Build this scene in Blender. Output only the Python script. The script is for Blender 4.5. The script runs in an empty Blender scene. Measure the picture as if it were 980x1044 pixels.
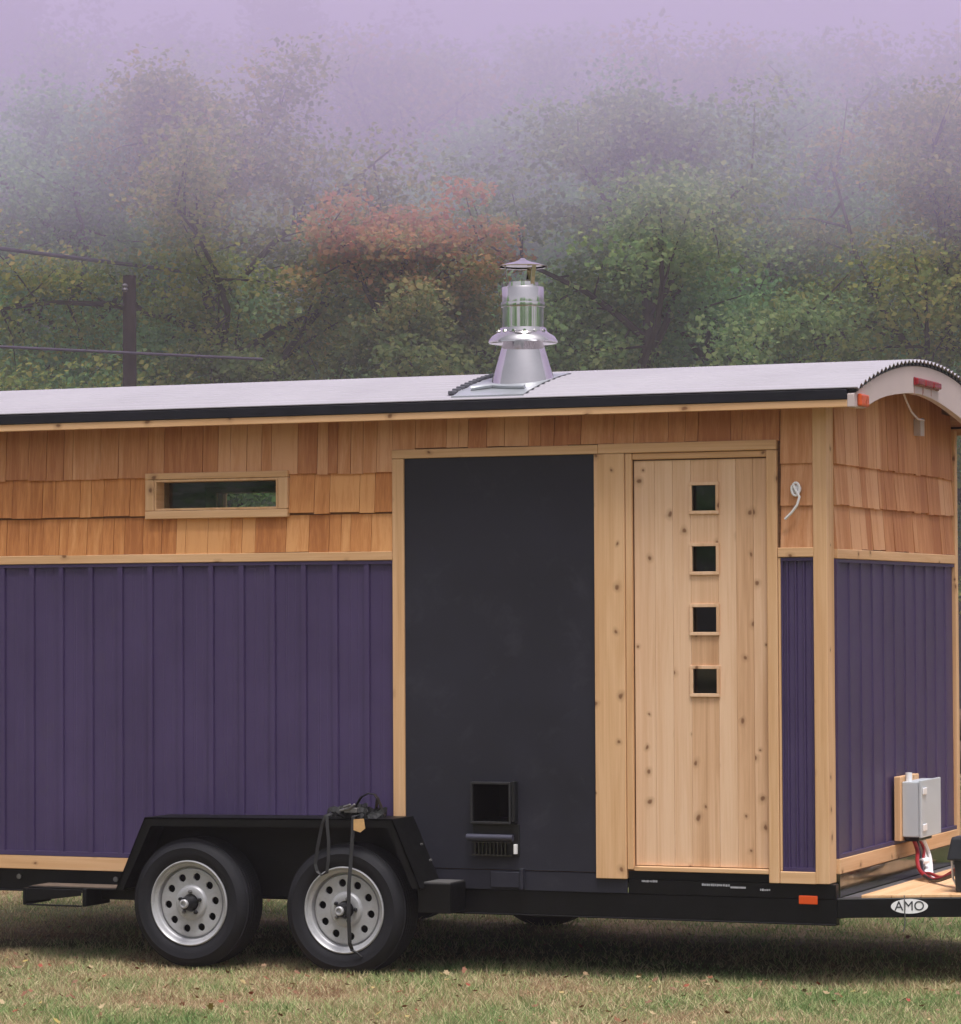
import bpy, bmesh, math, random
import numpy as np
from mathutils import Vector, Matrix

random.seed(7)
rng = np.random.default_rng(7)
SC = bpy.context.scene
COL = SC.collection
G = 0.575                      # trailer deck datum above the lawn
W = 2.48                       # body width
L = 5.6                        # body length
R = math.radians

# ------------------------------------------------------------------ helpers
def node(nt, typ, ins=None, **props):
    n = nt.nodes.new(typ)
    for k, v in props.items():
        setattr(n, k, v)
    for k, v in (ins or {}).items():
        s = n.inputs[k]
        if isinstance(v, bpy.types.NodeSocket):
            nt.links.new(v, s)
        else:
            s.default_value = v
    return n

def c4(c):
    return (c[0], c[1], c[2], 1.0)

def new_mat(name):
    m = bpy.data.materials.new(name)
    m.use_nodes = True
    nt = m.node_tree
    b = nt.nodes['Principled BSDF']
    return m, nt, b

def math_n(nt, op, a, b=0.0, clamp=False):
    return node(nt, 'ShaderNodeMath', {0: a, 1: b}, operation=op, use_clamp=clamp).outputs[0]

def ramp(nt, fac, stops, interp='LINEAR'):
    r = node(nt, 'ShaderNodeValToRGB', {'Fac': fac})
    r.color_ramp.interpolation = interp
    e = r.color_ramp.elements
    while len(e) < len(stops):
        e.new(0.5)
    for i, (p, c) in enumerate(stops):
        e[i].position = p
        e[i].color = c4(c)
    return r.outputs['Color']

def mix_c(nt, fac, a, b, blend='MIX'):
    n = node(nt, 'ShaderNodeMix', data_type='RGBA', blend_type=blend)
    for idx, v in ((0, fac), (6, a), (7, b)):
        s = n.inputs[idx]
        if isinstance(v, bpy.types.NodeSocket):
            nt.links.new(v, s)
        else:
            s.default_value = v if idx == 0 else c4(v)
    return n.outputs[2]

def coords(nt):
    return node(nt, 'ShaderNodeTexCoord').outputs['Object']

def scaled(nt, vec, s):
    return node(nt, 'ShaderNodeMapping', {'Vector': vec, 'Scale': s}).outputs[0]

def noise(nt, vec, scale=1.0, detail=4.0, rough=0.55, dist=0.0):
    return node(nt, 'ShaderNodeTexNoise', {'Vector': vec, 'Scale': scale, 'Detail': detail, 'Roughness': rough, 'Distortion': dist}).outputs['Fac']

def plain(name, col, rough=0.5, metal=0.0, var=0.12, scale=6.0, bump=0.0, bscale=60.0, dirt=None, spec=0.5):
    m, nt, b = new_mat(name)
    co = coords(nt)
    f = noise(nt, co, scale, 5.0, 0.6)
    lo = tuple(x * (1 - var) for x in col)
    hi = tuple(min(1, x * (1 + var)) for x in col)
    cc = ramp(nt, f, [(0.3, lo), (0.7, hi)])
    if dirt:
        d = noise(nt, co, scale * 3.1, 6.0, 0.65, 0.4)
        dm = math_n(nt, 'SMOOTH_MIN', math_n(nt, 'MULTIPLY', math_n(nt, 'SUBTRACT', d, 0.56, True), 5.0, True), 1.0)
        cc = mix_c(nt, math_n(nt, 'MULTIPLY', dm, 0.55), cc, dirt)
    nt.links.new(cc, b.inputs['Base Color'])
    rr = node(nt, 'ShaderNodeMapRange', {'Value': f, 'From Min': 0.3, 'From Max': 0.7, 'To Min': max(0.02, rough - 0.07), 'To Max': min(1, rough + 0.07)})
    nt.links.new(rr.outputs[0], b.inputs['Roughness'])
    b.inputs['Metallic'].default_value = metal
    b.inputs['Specular IOR Level'].default_value = spec
    if bump:
        h = noise(nt, co, bscale, 3.0)
        bn = node(nt, 'ShaderNodeBump', {'Height': h, 'Strength': bump, 'Distance': 0.004})
        nt.links.new(bn.outputs[0], b.inputs['Normal'])
    return m

def wood(name, dark, mid, light, axis='z', knots=0.5, var=0.3, rough=0.62, across=16.0, along=0.9):
    m, nt, b = new_mat(name)
    co = coords(nt)
    rnd = node(nt, 'ShaderNodeNewGeometry').outputs['Random Per Island']
    off = node(nt, 'ShaderNodeCombineXYZ', {0: math_n(nt, 'MULTIPLY', rnd, 31.0), 1: math_n(nt, 'MULTIPLY', rnd, 17.0), 2: math_n(nt, 'MULTIPLY', rnd, 53.0)}).outputs[0]
    v = node(nt, 'ShaderNodeVectorMath', {0: co, 1: off}, operation='ADD').outputs[0]
    s1 = [across] * 3; s2 = [across * 7] * 3
    i = 'xyz'.index(axis)
    s1[i] = along; s2[i] = along * 2.5
    f1 = noise(nt, scaled(nt, v, s1), 1.0, 5.0, 0.6, 0.5)
    f2 = noise(nt, scaled(nt, v, s2), 1.0, 2.0, 0.5)
    f = math_n(nt, 'ADD', math_n(nt, 'MULTIPLY', f1, 0.75), math_n(nt, 'MULTIPLY', f2, 0.3))
    f = math_n(nt, 'ADD', f, math_n(nt, 'MULTIPLY', math_n(nt, 'SUBTRACT', rnd, 0.5), var))
    cc = ramp(nt, f, [(0.28, dark), (0.5, mid), (0.72, light)])
    if knots:
        sep = node(nt, 'ShaderNodeSeparateXYZ', {0: v})
        xy = math_n(nt, 'ADD', sep.outputs[0], sep.outputs[1])
        kv = node(nt, 'ShaderNodeCombineXYZ', {0: xy if axis == 'z' else math_n(nt, 'MULTIPLY', xy, 0.8), 1: math_n(nt, 'MULTIPLY', sep.outputs[2], 0.8 if axis == 'z' else 1.0), 2: 0.0}).outputs[0]
        wob = noise(nt, scaled(nt, v, (9, 9, 9)), 1.0, 2.0)
        kv = node(nt, 'ShaderNodeVectorMath', {0: kv, 1: node(nt, 'ShaderNodeCombineXYZ', {0: math_n(nt, 'MULTIPLY', wob, 0.05), 1: math_n(nt, 'MULTIPLY', wob, 0.04), 2: 0.0}).outputs[0]}, operation='ADD').outputs[0]
        vo = node(nt, 'ShaderNodeTexVoronoi', {'Vector': kv, 'Scale': 7.0, 'Randomness': 1.0}, voronoi_dimensions='2D')
        pick = node(nt, 'ShaderNodeSeparateColor', {0: vo.outputs['Color']})
        on = math_n(nt, 'LESS_THAN', pick.outputs[0], knots)
        size = math_n(nt, 'ADD', math_n(nt, 'MULTIPLY', pick.outputs[1], 0.040), 0.026)
        core = node(nt, 'ShaderNodeMapRange', {'Value': math_n(nt, 'DIVIDE', vo.outputs['Distance'], size), 'From Min': 0.7, 'From Max': 1.5, 'To Min': 1.0, 'To Max': 0.0})
        halo = node(nt, 'ShaderNodeMapRange', {'Value': math_n(nt, 'DIVIDE', vo.outputs['Distance'], size), 'From Min': 1.2, 'From Max': 3.6, 'To Min': 1.0, 'To Max': 0.0})
        cc = mix_c(nt, math_n(nt, 'MULTIPLY', math_n(nt, 'MULTIPLY', halo.outputs[0], on), 0.45), cc, tuple(x * 0.75 for x in dark))
        cc = mix_c(nt, math_n(nt, 'MULTIPLY', math_n(nt, 'MULTIPLY', core.outputs[0], on), 0.78), cc, (0.15, 0.055, 0.022))
    nt.links.new(cc, b.inputs['Base Color'])
    b.inputs['Roughness'].default_value = rough
    b.inputs['Specular IOR Level'].default_value = 0.3
    bn = node(nt, 'ShaderNodeBump', {'Height': f, 'Strength': 0.25, 'Distance': 0.003})
    nt.links.new(bn.outputs[0], b.inputs['Normal'])
    return m

class MB:
    """collects shapes and links them as ONE mesh object"""
    def __init__(s):
        s.v = []; s.f = []; s.m = []; s.sm = []
    def add(s, vs, fs, mi=0, smooth=False):
        o = len(s.v)
        s.v += [tuple(p) for p in vs]
        for f in fs:
            s.f.append([i + o for i in f]); s.m.append(mi); s.sm.append(smooth)
        return s
    def box(s, x0, x1, y0, y1, z0, z1, mi=0):
        vs = [(x0, y0, z0), (x1, y0, z0), (x1, y1, z0), (x0, y1, z0), (x0, y0, z1), (x1, y0, z1), (x1, y1, z1), (x0, y1, z1)]
        return s.add(vs, [(0, 3, 2, 1), (4, 5, 6, 7), (0, 1, 5, 4), (1, 2, 6, 5), (2, 3, 7, 6), (3, 0, 4, 7)], mi)
    def prism(s, pts, a, b, axis='y', mi=0):
        """polygon (2D) extruded along an axis between a and b"""
        n = len(pts)
        def P(p, t):
            return {'y': (p[0], t, p[1]), 'x': (t, p[0], p[1]), 'z': (p[0], p[1], t)}[axis]
        vs = [P(p, a) for p in pts] + [P(p, b) for p in pts]
        fs = [tuple(range(n)), tuple(range(2 * n - 1, n - 1, -1))] + [(i, i + n, (i + 1) % n + n, (i + 1) % n) for i in range(n)]
        return s.add(vs, fs, mi)
    def tube(s, pts, rad, n=8, mi=0, cap=True, flat=None):
        pts = [Vector(p) for p in pts]
        if not hasattr(rad, '__len__'):
            rad = [rad] * len(pts)
        vs = []; fs = []
        up = Vector((0.13, 0.27, 1)).normalized()
        prev = None
        for i, p in enumerate(pts):
            d = (pts[min(i + 1, len(pts) - 1)] - pts[max(i - 1, 0)]).normalized()
            if prev is None:
                a = d.cross(up)
                if a.length < 0.05:
                    a = d.cross(Vector((1, 0, 0)))
                a.normalize()
            else:
                a = (prev - d * prev.dot(d)).normalized()
            prev = a
            b = d.cross(a)
            for k in range(n):
                t = 2 * math.pi * k / n
                vs.append(p + (a * math.cos(t) + b * math.sin(t)) * rad[i])
        for i in range(len(pts) - 1):
            for k in range(n):
                fs.append((i * n + k, i * n + (k + 1) % n, (i + 1) * n + (k + 1) % n, (i + 1) * n + k))
        if cap:
            fs.append(tuple(range(n - 1, -1, -1)))
            fs.append(tuple(range((len(pts) - 1) * n, len(pts) * n)))
        return s.add(vs, fs, mi, True)
    def ribbon(s, pts, w, t, side=(1, 0, 0), mi=0):
        """flat webbing: rectangular section swept along points"""
        pts = [Vector(p) for p in pts]; sd = Vector(side).normalized()
        vs = []; fs = []
        for i, p in enumerate(pts):
            d = (pts[min(i + 1, len(pts) - 1)] - pts[max(i - 1, 0)]).normalized()
            a = (sd - d * sd.dot(d)).normalized(); b = d.cross(a)
            for q, r in ((1, 1), (-1, 1), (-1, -1), (1, -1)):
                vs.append(p + a * (q * w / 2) + b * (r * t / 2))
        for i in range(len(pts) - 1):
            for k in range(4):
                fs.append((i * 4 + k, i * 4 + (k + 1) % 4, (i + 1) * 4 + (k + 1) % 4, (i + 1) * 4 + k))
        fs.append((3, 2, 1, 0)); o = (len(pts) - 1) * 4; fs.append((o, o + 1, o + 2, o + 3))
        return s.add(vs, fs, mi)
    def lathe(s, prof, center=(0, 0, 0), axis='z', n=48, mi=0, smooth=True):
        """profile (radius, height) spun round an axis"""
        cx, cy, cz = center; vs = []; fs = []
        for r, h in prof:
            for k in range(n):
                t = 2 * math.pi * k / n
                if axis == 'z':
                    vs.append((cx + r * math.cos(t), cy + r * math.sin(t), cz + h))
                elif axis == 'y':
                    vs.append((cx + r * math.cos(t), cy + h, cz + r * math.sin(t)))
                else:
                    vs.append((cx + h, cy + r * math.cos(t), cz + r * math.sin(t)))
        for i in range(len(prof) - 1):
            for k in range(n):
                fs.append((i * n + k, i * n + (k + 1) % n, (i + 1) * n + (k + 1) % n, (i + 1) * n + k))
        return s.add(vs, fs, mi, smooth)
    def build(s, name, mats, parent=None, bevel=0.0, dz=None, keep=True, segs=1):
        me = bpy.data.meshes.new(name)
        off = G if dz is None else dz
        me.from_pydata([(x, y, z + off) for x, y, z in s.v], [], s.f)
        if not isinstance(mats, (list, tuple)):
            mats = [mats]
        for m in mats:
            me.materials.append(m)
        me.polygons.foreach_set('material_index', s.m)
        me.polygons.foreach_set('use_smooth', s.sm)
        bm = bmesh.new(); bm.from_mesh(me)
        bmesh.ops.recalc_face_normals(bm, faces=bm.faces)
        if bevel:
            ed = [e for e in bm.edges if len(e.link_faces) == 2 and e.calc_face_angle(0) > 0.6]
            bmesh.ops.bevel(bm, geom=ed, offset=bevel, segments=segs, profile=0.6, affect='EDGES', clamp_overlap=True)
        for e in bm.edges:
            if len(e.link_faces) == 2 and e.calc_face_angle(0) > 0.55: e.smooth = False
        bm.to_mesh(me); bm.free()
        o = bpy.data.objects.new(name, me); COL.objects.link(o)
        if parent is not None:
            o.parent = parent
        return o

def tag(o, label=None, cat=None, group=None, kind=None):
    if label: o['label'] = label
    if cat: o['category'] = cat
    if group: o['group'] = group
    if kind: o['kind'] = kind
    return o

def empty(name, loc=(0, 0, 0), parent=None):
    o = bpy.data.objects.new(name, None); COL.objects.link(o)
    o.location = loc; o.empty_display_size = 0.2
    if parent is not None: o.parent = parent
    return o

def copy_tree(o, parent=None):
    c = o.copy(); COL.objects.link(c); c.parent = parent
    for ch in list(o.children):
        copy_tree(ch, c)
    return c

# ------------------------------------------------------------------ materials
PINE_Z = wood('pine_vertical', (0.4302, 0.2263, 0.1031), (0.6145, 0.3611, 0.1804), (0.7170, 0.4574, 0.2578), 'z', 0.45, 0.22)
PINE_X = wood('pine_horizontal', (0.4302, 0.2263, 0.1031), (0.6145, 0.3611, 0.1804), (0.7170, 0.4574, 0.2578), 'x', 0.5, 0.2)
PINE_Y = wood('pine_crosswise', (0.4302, 0.2263, 0.1031), (0.6145, 0.3611, 0.1804), (0.7170, 0.4574, 0.2578), 'y', 0.35, 0.2)
DOORW = wood('door_cedar', (0.4850, 0.2673, 0.1363), (0.6695, 0.4158, 0.2452), (0.7750, 0.5247, 0.3434), 'z', 0.60, 0.28)
CEDAR = wood('cedar_shake', (0.4268, 0.1561, 0.0491), (0.5949, 0.2486, 0.0832), (0.7242, 0.3585, 0.1418), 'z', 0.0, 0.45, 0.7, 26.0, 1.6)
CEDARP = wood('cedar_shake_pink', (0.4128, 0.1586, 0.0658), (0.5504, 0.2493, 0.1096), (0.6754, 0.3626, 0.1930), 'z', 0.0, 0.45, 0.7, 26.0, 1.6)
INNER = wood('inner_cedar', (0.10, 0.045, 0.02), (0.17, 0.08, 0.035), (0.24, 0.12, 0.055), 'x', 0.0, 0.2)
SOFFIT = wood('soffit_cedar', (0.22, 0.09, 0.05), (0.32, 0.14, 0.075), (0.40, 0.19, 0.11), 'x', 0.0, 0.2)
PURPLE = plain('purple_siding', (0.060, 0.0405, 0.108), 0.42, 0.0, 0.13, 2.0, dirt=(0.066, 0.048, 0.10), spec=0.4)
SLATE = plain('slate_panel', (0.0153, 0.0153, 0.0251), 0.62, 0.0, 0.28, 1.6, dirt=(0.042, 0.041, 0.055), spec=0.35)
STEEL = plain('black_frame_steel', (0.0053, 0.0053, 0.0062), 0.38, 0.0, 0.25, 8.0, 0.15, 40.0, dirt=(0.0132, 0.0123, 0.0125), spec=0.2)
GLOSSY = plain('gloss_black_steel', (0.0112, 0.0144, 0.0072), 0.12, 0.0, 0.25, 8.0, spec=0.9)
FENDERM = plain('fender_paint', (0.0030, 0.0030, 0.0033), 0.5, 0.0, 0.25, 10.0, 0.1, 70.0, dirt=(0.0090, 0.0090, 0.0090), spec=0.2)
RUBBER = plain('tyre_rubber', (0.0103, 0.0103, 0.0140), 0.72, 0.0, 0.22, 12.0, 0.2, 90.0, dirt=(0.0211, 0.0196, 0.0216), spec=0.3)
SILVER = plain('silver_wheel_paint', (0.4140, 0.4140, 0.4312), 0.45, 0.3, 0.08, 14.0, dirt=(0.2530, 0.2357, 0.2185))
STAINLESS = plain('stainless_steel', (0.60, 0.58, 0.58), 0.06, 1.0, 0.05, 9.0)
ROOFM = plain('roof_metal', (0.325, 0.305, 0.34), 0.6, 0.0, 0.05, 1.4, dirt=(0.29, 0.265, 0.31))
FLASH = plain('flashing_metal', (0.36, 0.38, 0.41), 0.35, 0.4, 0.08, 9.0)
DRIP = plain('drip_edge', (0.0112, 0.0112, 0.0176), 0.5, 0.0, 0.25, 5.0, spec=0.25)
FASCIA = plain('fascia_primer', (0.53, 0.44, 0.43), 0.6, 0.0, 0.07, 3.0, dirt=(0.46, 0.38, 0.36))
GREYBOX = plain('grey_enclosure', (0.50, 0.54, 0.58), 0.4, 0.0, 0.05, 6.0)
WHITEP = plain('white_plastic', (0.80, 0.79, 0.80), 0.4, 0.0, 0.04)
REDP = plain('red_cable', (0.30, 0.015, 0.02), 0.4)
BLACKP = plain('black_plastic', (0.012, 0.012, 0.014), 0.35, 0.0, 0.2, spec=0.3)
BATT = plain('battery_case', (0.016, 0.018, 0.024), 0.45, 0.0, 0.15, 9.0, 0.15, 120.0)
ORANGE = plain('orange_lens', (0.72, 0.085, 0.014), 0.25, 0.0, 0.06)
AMBER = plain('amber_lens', (0.60, 0.09, 0.02), 0.3, 0.0, 0.15, 30.0)
REDL = plain('red_lens', (0.24, 0.008, 0.014), 0.2, 0.0, 0.15, 30.0)
RUST = plain('rust_drip', (0.36, 0.20, 0.17), 0.7)
STENCIL = plain('stencil_white', (0.42, 0.42, 0.46), 0.6, 0.0, 0.2, 60.0)
LETTER = plain('letter_ink', (0.02, 0.022, 0.03), 0.5)
WEB = plain('black_webbing', (0.0168, 0.0168, 0.0186), 0.7, 0.0, 0.2, 60.0, 0.3, 300.0)
TAGM = plain('tan_tag', (0.55, 0.33, 0.14), 0.6, 0.0, 0.15, 30.0)
GALV = plain('galvanised_steel', (0.1800, 0.1740, 0.1740), 0.45, 0.6, 0.2, 12.0)
SHADEIN = plain('painted_room_shade', (0.02, 0.016, 0.012), 0.8)

def glass_mat():
    m, nt, b = new_mat('window_glass')
    out = nt.nodes['Material Output']
    gl = node(nt, 'ShaderNodeBsdfGlossy', {'Color': (1, 1, 1, 1), 'Roughness': 0.02})
    tr = node(nt, 'ShaderNodeBsdfTransparent', {'Color': (0.95, 0.97, 0.95, 1)})
    fr = node(nt, 'ShaderNodeFresnel', {'IOR': 1.45})
    mx = node(nt, 'ShaderNodeMixShader', {0: fr.outputs[0], 1: tr.outputs[0], 2: gl.outputs[0]})
    nt.links.new(mx.outputs[0], out.inputs['Surface'])
    return m
GLASS = glass_mat()

# ------------------------------------------------------------------ the tiny house on its trailer
house = empty('tiny_house_trailer', (0, 0, 0))
tag(house, 'tiny house on a black tandem trailer with purple siding, cedar shingles and arched metal roof', 'tiny house')
H = house

YC, RT, RR = W / 2, 2.602, 4.78         # roof arc: centre, crown height, radius
YE0, YE1 = -0.20, W + 0.20
def arc(y, drop=0.0):
    return RT - drop - (RR - math.sqrt(RR * RR - (y - YC) ** 2))

# --- shell walls with real openings (plywood core; inside lined in cedar)
w_ = MB()
def wall_y(mb, y0, y1, holes, zt):
    """wall across X at Y y0..y1 with rectangular holes (x0,x1,z0,z1)"""
    xs = sorted({-L + 0.1, -0.1, *[h[0] for h in holes], *[h[1] for h in holes]})
    for a, b in zip(xs, xs[1:]):
        hs = sorted([h for h in holes if h[0] <= a + 1e-6 and h[1] >= b - 1e-6], key=lambda h: h[2])
        z = -0.05
        for h in hs:
            if h[2] > z: mb.box(a, b, y0, y1, z, h[2])
            z = h[3]
        mb.box(a, b, y0, y1, z, zt)
WIN = (-3.745, -3.006, 1.85, 2.016)
BWIN = (-4.59, -3.85, 1.86, 2.036)
DOORH = (-1.02, -0.305, 0.0, 2.062)
HATCH = (-1.884, -1.683, 0.223, 0.414)
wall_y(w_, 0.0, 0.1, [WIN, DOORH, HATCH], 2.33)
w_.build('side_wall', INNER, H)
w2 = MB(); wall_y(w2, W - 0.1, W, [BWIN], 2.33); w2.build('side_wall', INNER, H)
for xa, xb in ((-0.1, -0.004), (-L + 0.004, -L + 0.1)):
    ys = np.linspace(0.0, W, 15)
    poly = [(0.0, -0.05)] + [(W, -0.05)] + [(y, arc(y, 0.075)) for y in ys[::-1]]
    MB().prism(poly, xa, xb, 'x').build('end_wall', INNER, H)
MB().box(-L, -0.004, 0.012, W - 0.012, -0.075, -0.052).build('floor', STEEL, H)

# interior seen dimly through the long window: bench wall and studs
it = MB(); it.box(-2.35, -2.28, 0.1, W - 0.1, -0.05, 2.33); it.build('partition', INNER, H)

# --- roof
rf = MB()
n = 320; ys = np.linspace(YE0, YE1, n)
def corr(y): return 0.008 * math.cos(2 * math.pi * (y - YE0) / 0.0755)
X0R, X1R = -L - 0.2, 0.215
vs = []; fs = []
for xx in (X0R, X1R):
    for y in ys: vs.append((xx, y, arc(y) + corr(y)))
for xx in (X0R, X1R):
    for y in ys: vs.append((xx, y, arc(y) + corr(y) - 0.004))
for i in range(n - 1):
    fs += [(i, i + 1, n + i + 1, n + i), (2 * n + i, 3 * n + i, 3 * n + i + 1, 2 * n + i + 1), (n + i, n + i + 1, 3 * n + i + 1, 3 * n + i), (i, 2 * n + i, 2 * n + i + 1, i + 1)]
fs += [(0, n, 3 * n, 2 * n), (n - 1, 3 * n - 1, 4 * n - 1, 2 * n - 1)]
rf.add(vs, fs, 0, True)
roof = rf.build('roof', ROOFM, H)
# roof deck / soffit
ys2 = np.linspace(YE0 + 0.035, YE1 - 0.035, 40)
poly = [(y, arc(y, 0.016)) for y in ys2] + [(y, arc(y, 0.052)) for y in ys2[::-1]]
MB().prism(poly, X0R + 0.03, 0.163, 'x').build('soffit', SOFFIT, H)
# foam closure under the metal at the gable
cl = MB()
for k in range(38):
    y = YE0 + 0.0755 * (k + 0.5)
    if y < YE1 - 0.02:
        z = arc(y) - 0.0135
        cl.box(0.166, 0.207, y - 0.018, y + 0.018, z - 0.010, z + 0.002)
for a_, b_2 in zip(np.linspace(YE0 + 0.02, YE1 - 0.02, 40), np.linspace(YE0 + 0.02, YE1 - 0.02, 40)[1:]):
    cl.prism([(a_, arc(a_, 0.025)), (b_2, arc(b_2, 0.025)), (b_2, arc(b_2, 0.016)), (a_, arc(a_, 0.016))], 0.2005, 0.203, 'x')
cl.build('closure_strip', BLACKP, H)
# arched fascia board
low = [(-0.2, 2.291), (-0.03, 2.291), (0.02, 2.298), (0.09, 2.318), (0.174, 2.338), (0.29, 2.360), (0.403, 2.377), (0.55, 2.394), (0.686, 2.406), (0.81, 2.416), (0.928, 2.422), (1.1, 2.424), (1.267, 2.417), (1.42, 2.405),
       (1.575, 2.388), (1.73, 2.369), (1.894, 2.346), (2.1, 2.313), (2.3, 2.279), (2.45, 2.262), (2.68, 2.262)]
fy = np.linspace(YE0, YE1, 48)
fas = MB(); poly = low + [(y, arc(y, 0.026)) for y in fy[::-1]]
fas.prism(poly, 0.165, 0.2, 'x')
fascia = fas.build('fascia', FASCIA, H, 0.002)
# side eaves: pine strip + dark drip edge
MB().box(X0R + 0.02, 0.164, YE0, YE0 + 0.032, 2.291, 2.3275).build('eave_strip', PINE_X, H, 0.002)
de = MB(); xs = np.linspace(X0R + 0.01, 0.1645, 12)
de.box(X0R + 0.01, 0.1645, YE0 - 0.006, YE0 + 0.03, 2.329, 2.377)
de.build('drip_edge', DRIP, H, 0.002)
MB().box(X0R + 0.02, 0.164, W + 0.168, W + 0.2, 2.291, 2.3275).build('eave_strip', PINE_X, H)
MB().box(X0R + 0.01, 0.1645, W + 0.17, W + 0.206, 2.329, 2.377).build('drip_edge', DRIP, H)
# lamps on the fascia
am = MB(); am.box(0.2, 0.222, -0.145, 0.0, 2.298, 2.358)
am.build('marker_lamp', AMBER, H, 0.008, segs=2)
idl = MB()
for k in range(3):
    y = 0.93 + 0.165 * k
    idl.box(0.2, 0.223, y, y + 0.15, 2.470, 2.502)
idl.box(0.2, 0.209, 0.915, 1.42, 2.464, 2.508)
idl.build('identification_lamp', REDL, H, 0.004)
st = MB()
for y, hh in ((0.925, 0.05), (1.09, 0.04), (1.11, 0.03), (1.27, 0.035)):
    MB().box(0.2, 0.2012, y, y + 0.012, 2.462 - hh, 2.4635).build('rust_streak', RUST, H)
# loose wire below the soffit
lw = MB(); lw.tube([(0.155, 0.87, 2.435), (0.15, 0.96, 2.385), (0.14, 1.1, 2.335), (0.12, 1.3, 2.31), (0.1, 1.5, 2.315), (0.06, 1.62, 2.33)], 0.006, 6)
lw.build('loose_wire', FASCIA, H)
MB().box(0.012, 0.05, 1.62, 1.7, 2.24, 2.33).build('soffit_bracket', FASCIA, H)

# --- shingles
def shake_course(mb, a, b, zb, ztop, face, topfn=None, reveal_th=0.019):
    x = a
    while x < b - 1e-4:
        wd = random.choice([0.062, 0.08, 0.1, 0.12, 0.14, 0.165]) * random.uniform(0.85, 1.15)
        if b - x - wd < 0.05: wd = b - x
        x1 = min(x + wd, b)
        g0 = 0.0012
        t = reveal_th + random.uniform(-0.003, 0.004)
        dz = random.uniform(-0.004, 0.004)
        zt = ztop if topfn is None else min(topfn(x), topfn(x1))
        tb = 0.003
        pts = []
        for (u, tt, z) in ((x + g0, t, zb + dz), (x1 - g0, t, zb + dz + random.uniform(-0.002, 0.002)), (x1 - g0, 0.0, zb + dz), (x + g0, 0.0, zb + dz), (x + g0, tb, zt), (x1 - g0, tb, zt), (x1 - g0, 0.0, zt), (x + g0, 0.0, zt)):
            pts.append((u, -tt, z) if face == 'side' else (tt, u, z))
        mb.add(pts, [(0, 1, 5, 4), (3, 2, 1, 0), (4, 5, 6, 7), (1, 2, 6, 5), (0, 4, 7, 3), (2, 3, 7, 6)])
        x = x1
EDG = 2.332
for zb, zt, mt, segs in ((1.617, 1.815, CEDAR, [(-L, -2.349)]), (1.823, 2.042, CEDAR, [(-L, -3.80), (-2.948, -2.349)]), (2.03, EDG, CEDARP, [(-L, -2.349)])):
    for a, b in segs:
        mb = MB(); shake_course(mb, a, b, zb, zt, 'side'); mb.build('shingle_course', mt, H)
# second course ends round the window: fill above/below
mb = MB(); shake_course(mb, -2.349, -0.238, 2.148, EDG, 'side'); mb.build('shingle_course', CEDARP, H)
for zb, zt in ((1.612, 1.835), (1.823, 2.042), (2.028, EDG)):
    mb = MB(); shake_course(mb, -0.236, -0.064, zb, zt, 'side'); mb.build('shingle_course', CEDARP, H)
for zb, zt in ((1.606, 1.835), (1.824, 2.042)):
    mb = MB(); shake_course(mb, 0.10, 2.45, zb, zt, 'end'); mb.build('shingle_course', CEDARP, H)
mb = MB(); shake_course(mb, 0.10, 2.45, 2.03, 2.4, 'end', lambda y: arc(y, 0.056)); mb.build('shingle_course', CEDARP, H)

# --- purple siding
def ribbed(mb, a, b, z0, z1, period, phase, face, rib=0.034, hgt=0.016, extra=True):
    """vertical board-and-batten sheet: profile along the wall, extruded up"""
    prof = [(a, 0.003)]
    x = phase
    while x < b:
        if x > a + 0.004:
            for u, h in ((x - rib, 0.003), (x - rib + 0.004, hgt), (x - 0.003, hgt), (x, 0.001), (x + 0.003, 0.003)):
                if a < u < b: prof.append((u, h))
            if extra:
                for u in (x + period * 0.33, x + period * 0.40, x + period * 0.62):
                    for q, h in ((u - 0.004, 0.003), (u, 0.0045), (u + 0.004, 0.003)):
                        if a < q < b: prof.append((q, h))
        x += period
    prof.append((b, 0.003)); prof.sort(key=lambda p: p[0])
    n = len(prof); P = lambda u, t, z: (u, -t, z) if face == 'side' else (t, u, z)
    vs = [P(u, t, z0) for u, t in prof] + [P(u, t, z1) for u, t in prof] + [P(a, 0.0, z0), P(b, 0.0, z0), P(a, 0.0, z1), P(b, 0.0, z1)]
    fs = [(i, i + 1, n + i + 1, n + i) for i in range(n - 1)]
    mb.add(vs, fs)
mb = MB(); ribbed(mb, -L, -2.349, -0.012, 1.568, 0.183, -2.349 - 0.135 - 0.183 * 17, 'side')
mb.box(-L, -2.349, -0.018, 0.0, 1.552, 1.569); mb.box(-L, -2.349, -0.020, 0.0, -0.016, 0.008)
mb.build('siding_panel', PURPLE, H)
mb = MB(); ribbed(mb, -0.236, -0.064, 0.008, 1.560, 0.043, -0.2, 'side', 0.014, 0.010, False)
mb.box(-0.235, -0.228, -0.016, 0.0, 0.025, 1.545); mb.box(-0.071, -0.064, -0.016, 0.0, 0.025, 1.545)
mb.box(-0.235, -0.064, -0.018, 0.0, 1.545, 1.561); mb.box(-0.235, -0.064, -0.020, 0.0, 0.007, 0.025)
mb.build('siding_panel', PURPLE, H)
mb = MB(); ribbed(mb, 0.10, 2.45, 0.068, 1.553, 0.213, 0.185, 'end', 0.05, 0.012, False)
mb.box(0.0, 0.018, 0.10, 0.125, 0.085, 1.537); mb.box(0.0, 0.018, 0.10, 2.45, 1.537, 1.554); mb.box(0.0, 0.020, 0.10, 2.45, 0.066, 0.085)
mb.build('siding_panel', PURPLE, H)

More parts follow.
